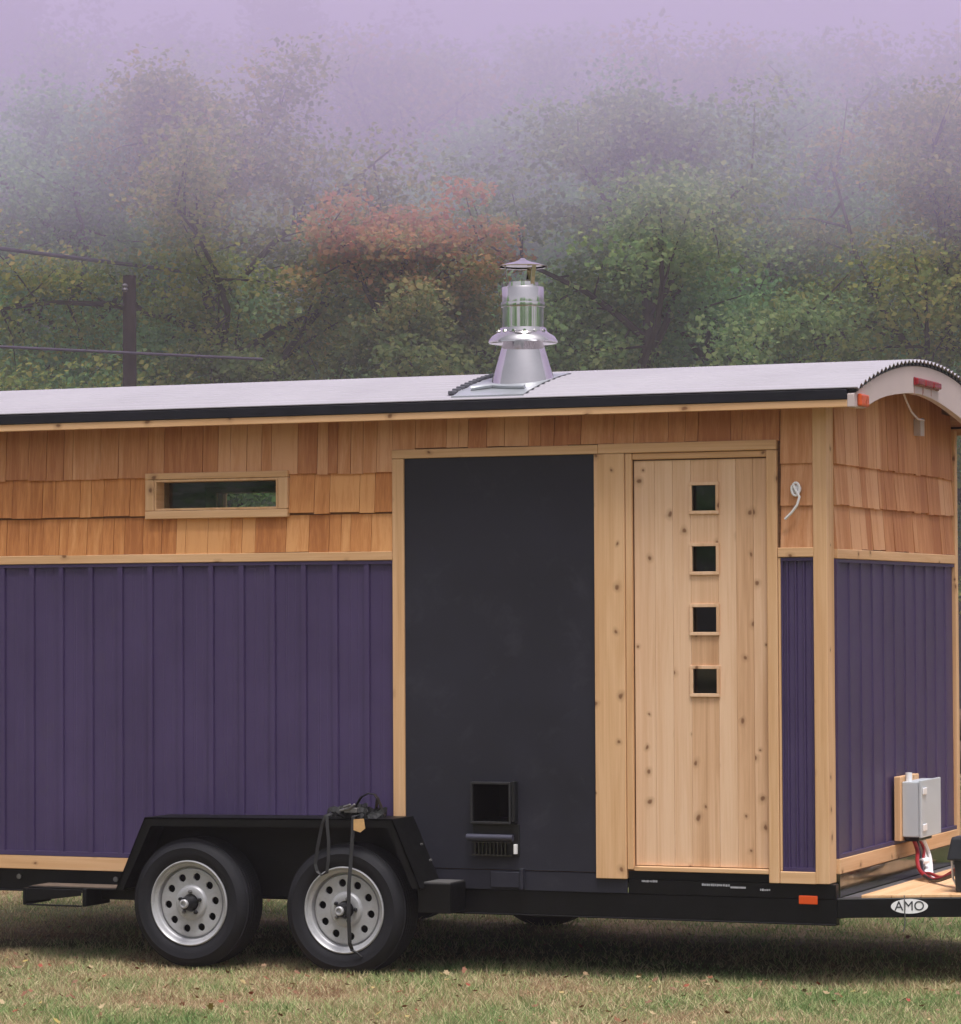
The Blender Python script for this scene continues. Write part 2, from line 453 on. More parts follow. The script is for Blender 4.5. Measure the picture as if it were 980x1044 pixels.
# --- pine trim, every board its own mesh
def board(x0, x1, y0, y1, z0, z1, mat, name='trim_board', par=H, bev=0.003):
    return MB().box(x0, x1, y0, y1, z0, z1).build(name, mat, par, bev)
TY = -0.026
board(-L, -2.349, TY + 0.002, 0, 1.571, 1.617, PINE_X)
board(-L, -3.5, -0.02, 0, -0.092, -0.018, PINE_X)
board(-2.347, -2.281, TY, 0, 0.0, 2.098, PINE_Z)
board(-2.347, -1.20, TY - 0.002, 0, 2.1, 2.146, PINE_X)
board(-1.222, -1.058, TY - 0.003, 0, -0.054, 2.098, PINE_Z)
board(-1.198, -0.252, TY - 0.004, 0, 2.1, 2.149, PINE_X)
board(-0.306, -0.252, TY - 0.002, 0, -0.054, 2.098, PINE_Z)
board(-1.056, -1.021, -0.02, 0.06, -0.006, 2.098, PINE_Z, 'door_jamb')
board(-1.019, -0.3075, -0.014, 0.06, 2.066, 2.098, PINE_X, 'door_jamb')
board(-1.019, -0.3075, -0.022, 0.06, -0.012, 0.012, PINE_X, 'door_sill')
board(-0.25, -0.064, TY, 0, 1.563, 1.6105, PINE_X)
board(-0.25, -0.064, TY, 0, -0.054, 0.0055, PINE_X)
board(-0.25, -0.238, TY + 0.004, 0, 0.007, 1.561, PINE_Z)
board(-0.066, 0.005, -0.028, 0.098, -0.052, 2.33, PINE_Z, 'corner_post')
board(0, 0.024, 0.10, 2.45, 1.556, 1.604, PINE_Y)
board(0, 0.024, 0.10, 2.45, -0.012, 0.064, PINE_Y)
board(0, 0.026, 2.452, 2.506, -0.05, 2.31, PINE_Z)
# --- long window
wf = empty('window', (0, 0, 0), H)
yf = -0.034
board(-3.80, -2.948, yf, 0, 2.018, 2.052, PINE_X, 'window_frame', wf)
board(-3.80, -2.948, yf - 0.003, 0, 1.806, 1.848, PINE_X, 'window_frame', wf)
board(-3.80, -3.747, yf, 0, 1.85, 2.016, PINE_Z, 'window_frame', wf)
board(-3.004, -2.948, yf, 0, 1.85, 2.016, PINE_Z, 'window_frame', wf)
rv = MB()
rv.box(-3.7445, -3.733, -0.03, 0.12, 1.862, 2.005); rv.box(-3.018, -3.0065, -0.03, 0.12, 1.862, 2.005)
rv.box(-3.7445, -3.0065, -0.03, 0.12, 2.005, 2.0155); rv.box(-3.7445, -3.0065, -0.03, 0.12, 1.8505, 1.862)
rv.build('window_reveal', PINE_Y, wf)
MB().box(-3.732, -3.019, 0.062, 0.066, 1.863, 2.004).build('window_pane', GLASS, wf)
# window in the far wall, seen through
bw = empty('window', (0, 0, 0), H)
fr = MB()
fr.box(-4.66, -4.592, W - 0.13, W + 0.02, 1.80, 2.07); fr.box(-3.848, -3.79, W - 0.13, W + 0.02, 1.80, 2.07)
fr.box(-4.592, -3.848, W - 0.13, W + 0.02, 2.038, 2.07); fr.box(-4.592, -3.848, W - 0.13, W + 0.02, 1.80, 1.858)
fr.build('window_frame', PINE_X, bw)
MB().box(-4.59, -3.85, W - 0.05, W - 0.046, 1.86, 2.036).build('window_pane', GLASS, bw)

# --- door with four little square windows
planks = [-1.0165, -0.905, -0.81, -0.7145, -0.5695, -0.475, -0.385, -0.3095]
wz = [(1.792, 1.940), (1.486, 1.633), (1.182, 1.327), (0.874, 1.017)]
dm = MB(); YD0, YD1 = 0.004, 0.05
for i, (a, b) in enumerate(zip(planks, planks[1:])):
    jit = random.uniform(-0.0008, 0.0008)
    a2, b2 = a + 0.0004, b - 0.0004
    if abs(a + 0.7145) < 1e-6:
        z = 0.016
        for z0, z1 in sorted(wz):
            dm.box(a2, b2, YD0 + jit, YD1, z, z0); z = z1
        dm.box(a2, b2, YD0 + jit, YD1, z, 2.06)
    else:
        dm.box(a2, b2, YD0 + jit, YD1, 0.016, 2.06)
door = dm.build('door', DOORW, H, 0.0009)
MB().box(-1.0165, -0.3095, 0.051, 0.056, 0.016, 2.06)
for z0, z1 in wz:
    f = MB(); xa, xb = -0.7145, -0.5695
    f.box(xa - 0.007, xb + 0.007, -0.006, 0.0035, z1 - 0.010, z1 + 0.007); f.box(xa - 0.007, xb + 0.007, -0.006, 0.0035, z0 - 0.007, z0 + 0.010)
    f.box(xa - 0.007, xa + 0.010, -0.006, 0.0035, z0 + 0.0102, z1 - 0.0102); f.box(xb - 0.010, xb + 0.007, -0.006, 0.0035, z0 + 0.0102, z1 - 0.0102)
    f.build('window_frame', DOORW, door, 0.0015)
    MB().box(xa + 0.0015, xb - 0.0015, 0.030, 0.034, z0 + 0.0005, z1 - 0.0005).build('window_pane', GLASS, door)
# near-black sheet added to paint the room's shade behind the little windows
dl = MB(); dl.box(-1.2, -0.15, 0.75, 0.78, -0.05, 2.3); dl.build('partition', SHADEIN, H)

# --- dark slate panel beside the door
sp = MB()
hx0, hx1, hz0, hz1 = HATCH
vs = []; fs = []
ring = lambda x0, x1, z0, z1: [(x0, z0), (x1, z0), (x1, z1), (x0, z1)]
for yy_ in (-0.014, 0.0):
    for q in ring(-2.2795, -1.2235, -0.024, 2.0985) + ring(hx0, hx1, hz0, hz1): vs.append((q[0], yy_, q[1]))
for k in range(4):
    k2 = (k + 1) % 4
    fs += [(k, k2, 4 + k2, 4 + k), (8 + k, 12 + k, 12 + k2, 8 + k2), (k, 8 + k, 8 + k2, k2), (4 + k, 4 + k2, 12 + k2, 12 + k)]
sp.add(vs, fs); sp.build('slate_panel', SLATE, H)
MB().box(-2.26, -1.06, -0.011, 0.0, -0.128, -0.027).build('skirt_panel', SLATE, H, 0.002)
bk = MB(); bk.box(-1.80, -1.62, -0.03, -0.012, -0.115, -0.035); bk.box(-1.635, -1.615, -0.045, -0.012, -0.12, -0.015)
bk.build('skirt_bracket', SLATE, H, 0.003)
# stove feed opening
sv = empty('stove_hatch', (0, 0, 0), H)
hb = MB()
x0, x1, z0, z1 = -1.895, -1.672, 0.212, 0.425
yo, t = -0.068, 0.011
hb.box(x0, x1, yo, -0.0145, z1 - t, z1); hb.box(x0, x1, yo, -0.0145, z0, z0 + t)
hb.box(x0, x0 + t, yo, -0.0145, z0 + t, z1 - t); hb.box(x1 - t, x1, yo, -0.0145, z0 + t, z1 - t)
hb.build('hatch_frame', plain('hatch_steel', (0.035, 0.035, 0.039), 0.38, 0.5, 0.2, 20.0), sv, 0.0015)
hi = MB(); hi.box(x0 + t, x1 - t, 0.30, 0.305, z0 + t, z1 - t)
for bx_ in ((x0 + t - 0.004, x0 + t + 0.001, z0 + t, z1 - t), (x1 - t - 0.001, x1 - t + 0.004, z0 + t, z1 - t), (x0 + t, x1 - t, z0 + t - 0.004, z0 + t + 0.001), (x0 + t, x1 - t, z1 - t - 0.001, z1 - t + 0.004)):
    hi.box(bx_[0], bx_[1], -0.05, 0.30, bx_[2], bx_[3])
hi.build('hatch_interior', plain('soot', (0.004, 0.004, 0.004), 0.9, spec=0.05), sv)
hd = MB(); hd.box(x1 + 0.002, x1 + 0.02, -0.062, -0.0145, z0 + 0.01, z1 + 0.004)
hd.build('hatch_door', BLACKP, sv, 0.002)
MB().box(x0 - 0.005, x1 + 0.03, -0.024, -0.0145, 0.045, z0 - 0.001).build('hatch_backplate', BLACKP, sv, 0.002)
ha = MB(); ha.tube([(x0 - 0.022, -0.062, 0.142), (x1 + 0.01, -0.062, 0.142)], 0.017, 14); ha.tube([(x0 + 0.02, -0.06, 0.142), (x0 + 0.02, -0.02, 0.142)], 0.008); ha.tube([(x1 - 0.03, -0.06, 0.142), (x1 - 0.03, -0.02, 0.142)], 0.008)
ha.build('hatch_handle', plain('handle_steel', (0.05, 0.05, 0.075), 0.45, 0.2), sv)
gr = MB()
for k in range(9):
    xx = x0 + 0.012 + k * 0.021
    gr.box(xx, xx + 0.007, -0.045, -0.024, 0.052, 0.112)
gr.box(x0, x1 - 0.004, -0.048, -0.024, 0.046, 0.053); gr.box(x0, x1 - 0.004, -0.048, -0.024, 0.112, 0.118)
gr.build('ash_grate', plain('grate_iron', (0.05, 0.048, 0.042), 0.35, 0.7, 0.3, 40.0), sv, 0.001)
MB().box(x1 + 0.006, x1 + 0.023, -0.046, -0.025, 0.058, 0.108).build('ash_latch', WHITEP, sv, 0.002)

# --- stove chimney
CX, CY = -1.735, 0.30
ch = empty('chimney', (0, 0, 0), H)
bz = arc(CY)
c_ = MB(); c_.lathe([(0.172, bz - 0.05), (0.166, bz + 0.0), (0.105, 2.715)], (CX, CY, 0), 'z', 56)
c_.build('flashing_cone', STAINLESS, ch)
c_ = MB(); c_.lathe([(0.104, 2.712), (0.178, 2.706), (0.184, 2.711), (0.182, 2.718), (0.165, 2.742), (0.128, 2.765), (0.122, 2.785), (0.115, 2.787)], (CX, CY, 0), 'z', 56)
for k in range(7):
    a = R(195 + k * 25); c_.tube([(CX + 0.125 * math.cos(a), CY + 0.125 * math.sin(a), 2.765), (CX + 0.139 * math.cos(a), CY + 0.139 * math.sin(a), 2.765)], 0.008, 6)
c_.build('storm_collar', STAINLESS, ch)
c_ = MB(); c_.lathe([(0.112, 2.78), (0.112, 2.892), (0.118, 2.894), (0.119, 2.906), (0.118, 2.918), (0.112, 2.92), (0.112, 2.992), (0.108, 3.0), (0.083, 3.001), (0.082, 3.026), (0.076, 3.026), (0.076, 2.8)], (CX, CY, 0), 'z', 56)
c_.build('flue_pipe', STAINLESS, ch)
c_ = MB(); c_.lathe([(0.122, 3.108), (0.128, 3.106), (0.129, 3.111), (0.09, 3.124), (0.05, 3.133), (0.022, 3.143), (0.012, 3.153), (0.0005, 3.156)], (CX, CY, 0), 'z', 56)
c_.build('rain_cap', STAINLESS, ch)
for a in (R(-30), R(90), R(210 + 10)):
    s_ = MB(); ca, sa = math.cos(a), math.sin(a)
    s_.ribbon([(CX + 0.079 * ca, CY + 0.079 * sa, 3.0), (CX + 0.086 * ca, CY + 0.086 * sa, 3.05), (CX + 0.098 * ca, CY + 0.098 * sa, 3.116)], 0.026, 0.003, (-sa, ca, 0))
    s_.build('cap_strut', STAINLESS, ch)
fl = MB(); vs = []; fs = []
yy = np.linspace(-0.14, 0.56, 14)
for i, y in enumerate(yy):
    for x in (-1.96 + 0.008 * math.sin(i * 2.1), -1.56):
        vs.append((x, y, arc(y) + 0.0105))
for i in range(13): fs.append((2 * i, 2 * i + 1, 2 * i + 3, 2 * i + 2))
m_ = len(vs); vs += [(a, b, c - 0.009) for a, b, c in vs]
fs += [tuple(m_ + k for k in f[::-1]) for f in fs] + [(0, 1, m_ + 1, m_)]
fl.add(vs, fs); fl.build('roof_flashing', FLASH, ch)
bmp = MB()
for i in range(12):
    y = -0.08 + 0.055 * i
    bmp.box(-2.005, -1.965, y, y + 0.03, arc(y) + 0.006, arc(y) + 0.026)
bmp.box(-1.99, -1.98, -0.08, 0.0, arc(-0.05) + 0.004, arc(-0.05) + 0.016)
for i in range(11):
    y = -0.08 + 0.055 * i; bmp.prism([(y + 0.02, arc(y + .02) + 0.006), (y + 0.065, arc(y + .065) + 0.006), (y + 0.065, arc(y + .065) + 0.014), (y + 0.02, arc(y + .02) + 0.014)], -1.995, -1.975, 'x')
bmp.build('foam_closure', plain('foam_closure_grey', (0.09, 0.09, 0.11), 0.8), ch, 0.004)
sl = MB(); sl.tube([(-1.9, -0.02, arc(-0.02) + 0.02), (-1.8, 0.03, arc(0.03) + 0.022), (-1.70, 0.0, arc(0.0) + 0.02), (-1.6, -0.02, arc(-0.02) + 0.02)], 0.012, 6)
sl.build('sealant_bead', FLASH, ch)

# --- trailer frame
fr = MB()
fr.box(-L, -2.25, 0.004, 0.06, -0.205, -0.094); fr.box(-L, -2.25, -0.012, 0.062, -0.214, -0.205)
fr.build('frame_rail', STEEL, H, 0.003)
fr = MB(); fr.box(-2.249, 0.03, 0.0, 0.06, -0.25, -0.1285); fr.box(-2.249, 0.03, -0.006, 0.066, -0.258, -0.250)
fr.box(-1.057, 0.03, -0.003, 0.05, -0.1284, -0.0545); fr.box(-1.055, -0.3075, -0.003, 0.05, -0.0545, -0.0135)
fr.build('frame_rail', STEEL, H, 0.003)
for k in range(9):
    x = -L + 0.3 + k * 0.63
    MB().box(x, x + 0.05, 0.063, W - 0.063, -0.2, -0.09).build('cross_member', STEEL, H)
MB().box(-L, 0.03, W - 0.06, W, -0.25, -0.06).build('frame_rail', STEEL, H)
# front cross member, glossy black, with a plate edge below
MB().box(0.0005, 0.022, 0.099, W - 0.06, -0.235, -0.0135).build('front_cross_member', GLOSSY, H, 0.003)
MB().box(0.031, 0.150, 0.07, W - 0.07, -0.137, -0.126).build('front_plate', GALV, H, 0.002)
# stencilled marks, too worn to read
sm = MB()
def stencil(xa, xb, z, h, seed):
    sm = MB(); sm.box(xa, xb, -0.0040, -0.0034, z - 0.0008, z + 0.0008)
    r = random.Random(seed); x = xa
    while x < xb:
        wd = r.uniform(0.005, 0.010)
        sm.box(x, x + wd, -0.0045, -0.0034, z - h / 2 + r.uniform(0, 0.002), z + h / 2 - r.uniform(0, 0.003)); x += wd + r.uniform(0.002, 0.005)
    sm.build('stencilled_mark', STENCIL, H)
stencil(-0.985, -0.905, -0.063, 0.013, 1); stencil(-0.665, -0.525, -0.073, 0.014, 2)
sm.box(-0.515, -0.435, -0.0045, -0.0034, -0.087, -0.078); stencil(-0.36, -0.31, -0.09, 0.012, 3)
sm.build('stencilled_mark', STENCIL, H)
MB().box(-0.158, -0.062, -0.014, -0.0031, -0.155, -0.112).build('reflector', ORANGE, H, 0.004, segs=2)
# black bracket in front of the rear beam
bk = MB()
bk.box(-4.42, -4.40, -0.27, 0.0, -0.262, -0.172); bk.prism([(-4.398, -0.172), (-4.062, -0.172), (-4.062, -0.204), (-4.398, -0.246)], -0.27, -0.262, 'y')
bk.box(-4.06, -4.035, -0.262, 0.0, -0.262, -0.168); bk.box(-4.398, -4.062, -0.272, -0.255, -0.264, -0.256)
bk.box(-4.034, -3.80, -0.10, -0.08, -0.235, -0.165)
bk.box(-4.40, -3.80, -0.249, -0.02, -0.171, -0.164)
bk.build('step_bracket', STEEL, H, 0.003)
MB().box(-4.38, -3.84, -0.24, -0.06, -0.1635, -0.159).build('step_plate', plain('muddy_plate', (0.10, 0.07, 0.05), 0.8, 0.0, 0.4, 20.0), H)
for x in (-4.60, -4.0):
    MB().tube([(x, -0.006, -0.135), (x, 0.01, -0.135)], 0.014, 10).build('frame_bolt', GALV, H)
bx = MB(); bx.box(-2.125, -1.945, -0.22, -0.012, -0.24, -0.088)
bx.build('mounting_block', STEEL, H, 0.004)
MB().box(-2.12, -1.95, -0.21, -0.02, -0.0875, -0.082).build('painted_lit_top', GALV, H)  # paler sheet that paints the lit top of the black block

# --- fenders
def fender(y_out, y_in, sgn):
    f = MB()
    T = [(-3.845, -0.165), (-3.67, 0.222), (-2.238, 0.240), (-2.082, -0.112)]
    th = 0.008
    for (xa, za), (xb, zb) in zip(T, T[1:]):
        dx, dz_ = xb - xa, zb - za; l = math.hypot(dx, dz_); nx, nz = -dz_ / l * th, dx / l * th
        f.prism([(xa, za), (xb, zb), (xb - nx, zb - nz), (xa - nx, za - nz)], y_out, y_in, 'y')
    # outer lip
    lip = 0.045
    inn = [(-3.80, -0.165), (-3.632, 0.222 - lip), (-2.266, 0.240 - lip), (-2.128, -0.112)]
    P = T + inn[::-1]
    f.prism([T[0], T[1], inn[1], inn[0]], y_out, y_out + sgn * 0.006, 'y')
    f.prism([T[1], T[2], inn[2], inn[1]], y_out, y_out + sgn * 0.006, 'y')
    f.prism([T[2], T[3], inn[3], inn[2]], y_out, y_out + sgn * 0.006, 'y')
    # inner apron
    f.prism([(-3.845, -0.2), (-3.67, 0.2), (-2.238, 0.2), (-2.09, -0.2)], y_in - sgn * 0.03, y_in - sgn * 0.022, 'y')
    return f.build('fender', FENDERM, H)
fender(-0.285, 0.0, 1)
fender(W + 0.285, W, -1)
for x, z in ((-2.17, 0.1), (-2.12, 0.02)):
    MB().tube([(x + 0.01, -0.1, z), (x + 0.022, -0.1, z + 0.004)], 0.006, 8).build('fender_bolt', GALV, H)

# --- wheels (local origin at the hub; outside faces -Y)
def make_wheel():
    w = empty('wheel', (0, 0, 0), H)
    ty = MB()
    prof = [(0.212, 0.03), (0.216, 0.012), (0.222, 0.004), (0.226, 0.0), (0.232, -0.004), (0.250, -0.014), (0.268, -0.018), (0.285, -0.019), (0.290, -0.0205), (0.294, -0.018), (0.306, -0.012), (0.318, -0.002), (0.328, 0.012), (0.333, 0.022)]
    zz = []
    for g in range(6):          # circumferential grooves
        y0 = 0.024 + g * 0.027
        zz += [(0.339, y0), (0.340, y0 + 0.019), (0.332, y0 + 0.021), (0.332, y0 + 0.0255)]
    prof += zz + [(0.339, 0.186), (0.333, 0.192), (0.318, 0.206), (0.29, 0.215), (0.25, 0.21), (0.22, 0.2)]
    ty.lathe(prof, (0, 0, 0), 'y', 72)
    for i, (x, y, z) in enumerate(ty.v):
        if z < -0.333: ty.v[i] = (x, y, -0.333 - (abs(z) - 0.333) * 0.3)
    ty.build('tyre', RUBBER, w, dz=0)
    ri = MB()
    ri.lathe([(0.226, 0.006), (0.2245, -0.006), (0.219, -0.009), (0.214, -0.005), (0.210, 0.006), (0.202, 0.010), (0.196, 0.012), (0.1925, 0.016), (0.190, 0.040), (0.188, 0.046), (0.184, 0.046), (0.181, 0.034), (0.178, 0.0305), (0.172, 0.030)], (0, 0, 0), 'y', 72)
    # disc with ten round holes
    NH, r0, r1, rh, rc = 10, 0.095, 0.172, 0.0205, 0.139
    def ydisc(r): return 0.030
    for k in range(NH):
        a0, a1 = 2 * math.pi * (k - 0.5) / NH + 0.1, 2 * math.pi * (k + 0.5) / NH + 0.1
        am_ = (a0 + a1) / 2; Nn = 6; outer = []
        for j in range(Nn): t = a0 + (a1 - a0) * j / Nn; outer.append((r1, t))
        for j in range(Nn): outer.append((r1 + (r0 - r1) * j / Nn, a1))
        for j in range(Nn): t = a1 + (a0 - a1) * j / Nn; outer.append((r0, t))
        for j in range(Nn): outer.append((r0 + (r1 - r0) * j / Nn, a0))
        cxh, czh = rc * math.cos(am_), rc * math.sin(am_)
        ring0 = []; ring1 = []; ring2 = []
        for r, t in outer:
            x, z = r * math.cos(t), r * math.sin(t)
            an = math.atan2(z - czh, x - cxh)
            ring0.append((x, ydisc(r), z))
            hx, hz = cxh + rh * math.cos(an), czh + rh * math.sin(an); hr = math.hypot(hx, hz)
            ring1.append((hx, ydisc(hr) + 0.001, hz)); ring2.append((hx, ydisc(hr) + 0.012, hz))
        m = len(outer)
        ri.add(ring0 + ring1 + ring2, [(i, (i + 1) % m, m + (i + 1) % m, m + i) for i in range(m)] + [(m + i, m + (i + 1) % m, 2 * m + (i + 1) % m, 2 * m + i) for i in range(m)], 0, False)
    ri.lathe([(0.095, ydisc(0.095)), (0.092, 0.0295), (0.084, 0.017), (0.080, 0.015), (0.060, 0.0145), (0.047, 0.016), (0.043, 0.022), (0.041, 0.05)], (0, 0, 0), 'y', 60)
    ri.build('rim', SILVER, w, dz=0)
    MB().lathe([(0.20, 0.085), (0.02, 0.085)], (0, 0, 0), 'y', 40).build('brake_drum', FENDERM, w, dz=0)
    hu = MB(); hu.lathe([(0.041, 0.05), (0.040, 0.0), (0.036, -0.02), (0.034, -0.045), (0.030, -0.052), (0.022, -0.053)], (0, 0, 0), 'y', 28)
    hu.lathe([(0.024, -0.052), (0.024, -0.066), (0.020, -0.070), (0.014, -0.070), (0.012, -0.060), (0.0005, -0.060)], (0, 0, 0), 'y', 20, 1)
    hu.build('hub_cap', [BLACKP, SILVER], w, dz=0)
    for k in range(5):
        a = 2 * math.pi * k / 5 + 0.3
        nu = MB(); x, z = 0.059 * math.cos(a), 0.059 * math.sin(a)
        nu.lathe([(0.011, 0.022), (0.0105, 0.002), (0.007, -0.006), (0.0005, -0.007)], (x, 0, z), 'y', 6, smooth=False)
        nu.build('lug_nut', GALV if k % 2 else BLACKP, w, dz=0)
    return w
wh = make_wheel()
wh.location = (-3.422, -0.255, G - 0.225)
wb = copy_tree(wh, H); wb.location = (-2.524, -0.255, G - 0.235); wb.rotation_euler = (0, R(14), 0)
for x in (-3.422, -2.524):
    o = copy_tree(wh, H); o.location = (x, W + 0.255, G - 0.232); o.rotation_euler = (0, 0, math.pi)
    MB().tube([(x, -0.06, -0.23), (x, W + 0.06, -0.23)], 0.038, 12).build('axle', STEEL, H)
    for y in (0.1, W - 0.1):
        sp = MB()
        for k in range(4):
            hl = 0.36 - k * 0.07
            sp.ribbon([(x + hl * t, y, -0.19 + 0.05 * (1 - abs(t)) * -1 + k * -0.008) for t in np.linspace(-1, 1, 9)], 0.045, 0.007, (0, 1, 0))
        sp.build('leaf_spring', STEEL, H)

# --- tongue, deck, sticker
tg = R(25); TC, TS = math.cos(tg), math.sin(tg)
def tongue(x0, y0, c, s, name='tongue_rail'):
    mb = MB(); l = 1.9
    nx, ny = -s * 0.06, c * 0.06
    if s < 0: nx, ny = -nx, -ny
    pts = [(x0, y0), (x0 + c * l, y0 + s * l), (x0 + c * l + nx, y0 + s * l + ny), (x0 + nx, y0 + ny)]
    mb.prism(pts, -0.220, -0.1245, 'z')
    return mb.build(name, STEEL, H, 0.003)
tongue(0.031, 0.01, TC, TS)
tongue(0.031, W - 0.01, TC, -TS)
def rail_y(x): return 0.01 + (x - 0.031) * TS / TC
# plank deck on the tongue
dk = MB(); x = 0.14
while x < 1.15:
    x2 = x + 0.135
    ya, yb = rail_y(x) + 0.004, rail_y(x2) + 0.004
    dk.prism([(x, ya), (x2 - 0.003, yb), (x2 - 0.003, W - yb), (x, W - ya)], -0.1235, -0.1085 + random.uniform(-0.001, 0.001), 'z')
    x = x2
dk.build('tongue_deck', PINE_Y, H, 0.002)
# oval sticker AMO on the near tongue rail
def on_rail(t, z, out): return (0.031 + TC * t + TS * out, 0.01 + TS * t - TC * out, z)
sk = MB(); t0, zc = 0.36, -0.165
ov = [(t0 + 0.092 * math.cos(2 * math.pi * k / 40), zc + 0.036 * math.sin(2 * math.pi * k / 40)) for k in range(40)]
sk.add([on_rail(a, b, 0.0005) for a, b in ov] + [on_rail(a, b, 0.0025) for a, b in ov], [tuple(range(40, 80)), tuple(range(39, -1, -1))] + [(i, (i + 1) % 40, 40 + (i + 1) % 40, 40 + i) for i in range(40)])
sticker = sk.build('oval_sticker', WHITEP, H)
cu = bpy.data.curves.new('lettering', 'FONT'); cu.body = 'AMO'; cu.size = 0.066; cu.align_x = 'CENTER'; cu.align_y = 'CENTER'; cu.extrude = 0.0006
to = bpy.data.objects.new('lettering_source', cu); COL.objects.link(to)
bpy.context.view_layer.update()
tm = bpy.data.meshes.new_from_object(to.evaluated_get(bpy.context.evaluated_depsgraph_get()))
bpy.data.objects.remove(to)
tm.transform(Matrix.Scale(1.0, 4)); tm.materials.clear(); tm.materials.append(LETTER)
lo = bpy.data.objects.new('lettering', tm); COL.objects.link(lo); lo.parent = sticker
px, py, pz = on_rail(t0, zc, 0.0034)
lo.matrix_local = Matrix(((TC, 0, TS, px), (TS, 0, -TC, py), (0, 1, 0, pz + G), (0, 0, 0, 1)))
# thin chain wire hanging in front of the sticker
cw = MB(); cw.tube([on_rail(0.334, -0.11, 0.004), on_rail(0.336, -0.17, 0.007), on_rail(0.336, -0.25, 0.006), on_rail(0.328, -0.29, 0.004)], 0.0028, 6)
cw.build('hanging_wire', GALV, H)

# --- electrical box on the end wall
eb = empty('electrical_box', (0, 0, 0), H)
board(0.021, 0.056, 1.12, 1.50, 0.085, 0.422, PINE_Z, 'mounting_board', eb)
MB().box(0.057, 0.147, 1.15, 1.545, 0.105, 0.395).build('enclosure', GREYBOX, eb, 0.006, segs=2)
MB().box(0.148, 0.162, 1.145, 1.55, 0.102, 0.402).build('box_cover', GREYBOX, eb, 0.004, segs=2)
for z in (0.155, 0.345):
    MB().box(0.1625, 0.170, 1.165, 1.235, z - 0.018, z + 0.018).build('box_latch', WHITEP, eb, 0.003)
MB().lathe([(0.018, 0.39), (0.018, 0.44), (0.0005, 0.44)], (0.075, 1.22, 0), 'z', 14).build('conduit_stub', WHITEP, eb)
MB().box(0.062, 0.14, 1.17, 1.44, 0.082, 0.1045).build('cable_gland', BLACKP, eb, 0.004)
def cable(pts, r, m, name='cable'):
    P = [Vector(p) for p in pts]; out = []
    for i in range(len(P) - 1):
        a, b, c, d = P[max(i - 1, 0)], P[i], P[i + 1], P[min(i + 2, len(P) - 1)]
        for k in range(6):
            t = k / 6
            out.append(0.5 * ((2 * b) + (c - a) * t + (2 * a - 5 * b + 4 * c - d) * t * t + (3 * b - a - 3 * c + d) * t ** 3))
    out.append(P[-1])
    return MB().tube(out, r, 8).build(name, m, eb)
cable([(0.10, 1.22, 0.085), (0.115, 1.23, 0.03), (0.15, 1.1, -0.02), (0.2, 0.98, -0.06), (0.28, 0.9, -0.092), (0.4, 0.72, -0.062), (0.50, 0.60, -0.02)], 0.011, REDP)
cable([(0.10, 1.26, 0.085), (0.12, 1.25, 0.02), (0.165, 1.13, -0.035), (0.22, 0.96, -0.074), (0.30, 0.86, -0.095), (0.42, 0.68, -0.06), (0.50, 0.56, -0.025)], 0.010, BLACKP)
cable([(0.10, 1.33, 0.085), (0.12, 1.33, 0.02), (0.145, 1.30, -0.04), (0.16, 1.25, -0.072), (0.22, 1.02, -0.078), (0.30, 0.95, -0.098)], 0.013, WHITEP)
cable([(0.10, 1.39, 0.085), (0.125, 1.42, 0.0), (0.15, 1.36, -0.05), (0.17, 1.29, -0.074), (0.23, 1.08, -0.098)], 0.013, WHITEP)
cable([(0.11, 1.29, 0.085), (0.13, 1.31, 0.03), (0.15, 1.20, -0.03), (0.19, 1.07, -0.07), (0.26, 0.95, -0.066), (0.36, 0.80, -0.07), (0.49, 0.64, 0.0)], 0.008, REDP)
MB().tube([(0.155, 1.16, -0.02), (0.17, 1.2, -0.022), (0.16, 1.26, -0.02)], 0.016, 8).build('cable_tie', WHITEP, eb)

# white cable stub curling out of the shingles by the corner
wc = MB(); cp = []
for k in range(22):
    t = k / 21
    a = R(200) - t * R(430)
    cp.append((-0.150 + 0.020 * math.cos(a), -0.03 - 0.012 * t, 1.90 + 0.032 * math.sin(a)))
cp += [(-0.128, -0.045, 1.86), (-0.140, -0.047, 1.82), (-0.170, -0.046, 1.782), (-0.205, -0.040, 1.752)]
wc.tube(cp, 0.0065, 8); wc.lathe([(0.024, 0.0), (0.02, -0.012), (0.0005, -0.014)], (-0.150, -0.018, 1.90), 'y', 16)
wc.build('cable_stub', WHITEP, H)

# ------------------------------------------------------------------ ratchet strap on the fender
rs = empty('ratchet_strap', (-2.46, -0.2, G + 0.236))
tag(rs, 'black ratchet strap bundled on the fender with its webbing hanging over the wheel', 'strap')
RP = lambda p: (p[0] + 2.46, p[1] + 0.2, p[2] - 0.236)
b_ = MB()
rr = random.Random(4)
for k in range(9):
    cx0 = -2.60 + 0.028 * k; ph = rr.uniform(0, 6)
    pts = [RP((cx0 + 0.05 * math.cos(t + ph), -0.17 + 0.06 * math.sin(t * 1.0 + ph), 0.262 + 0.02 * math.sin(2 * t + ph) + 0.004 * k * (k < 5))) for t in np.linspace(0, 5.6, 18)]
    b_.ribbon(pts, 0.026, 0.004, (0, 0.3, 1))
b_.build('strap_bundle', WEB, rs, dz=0)
b_ = MB()
b_.ribbon([RP(p) for p in [(-2.50, -0.2, 0.25), (-2.48, -0.2, 0.30), (-2.45, -0.2, 0.345), (-2.41, -0.2, 0.365), (-2.375, -0.2, 0.36), (-2.36, -0.2, 0.34), (-2.365, -0.2, 0.29), (-2.39, -0.2, 0.25)]], 0.03, 0.005, (0, 1, 0))
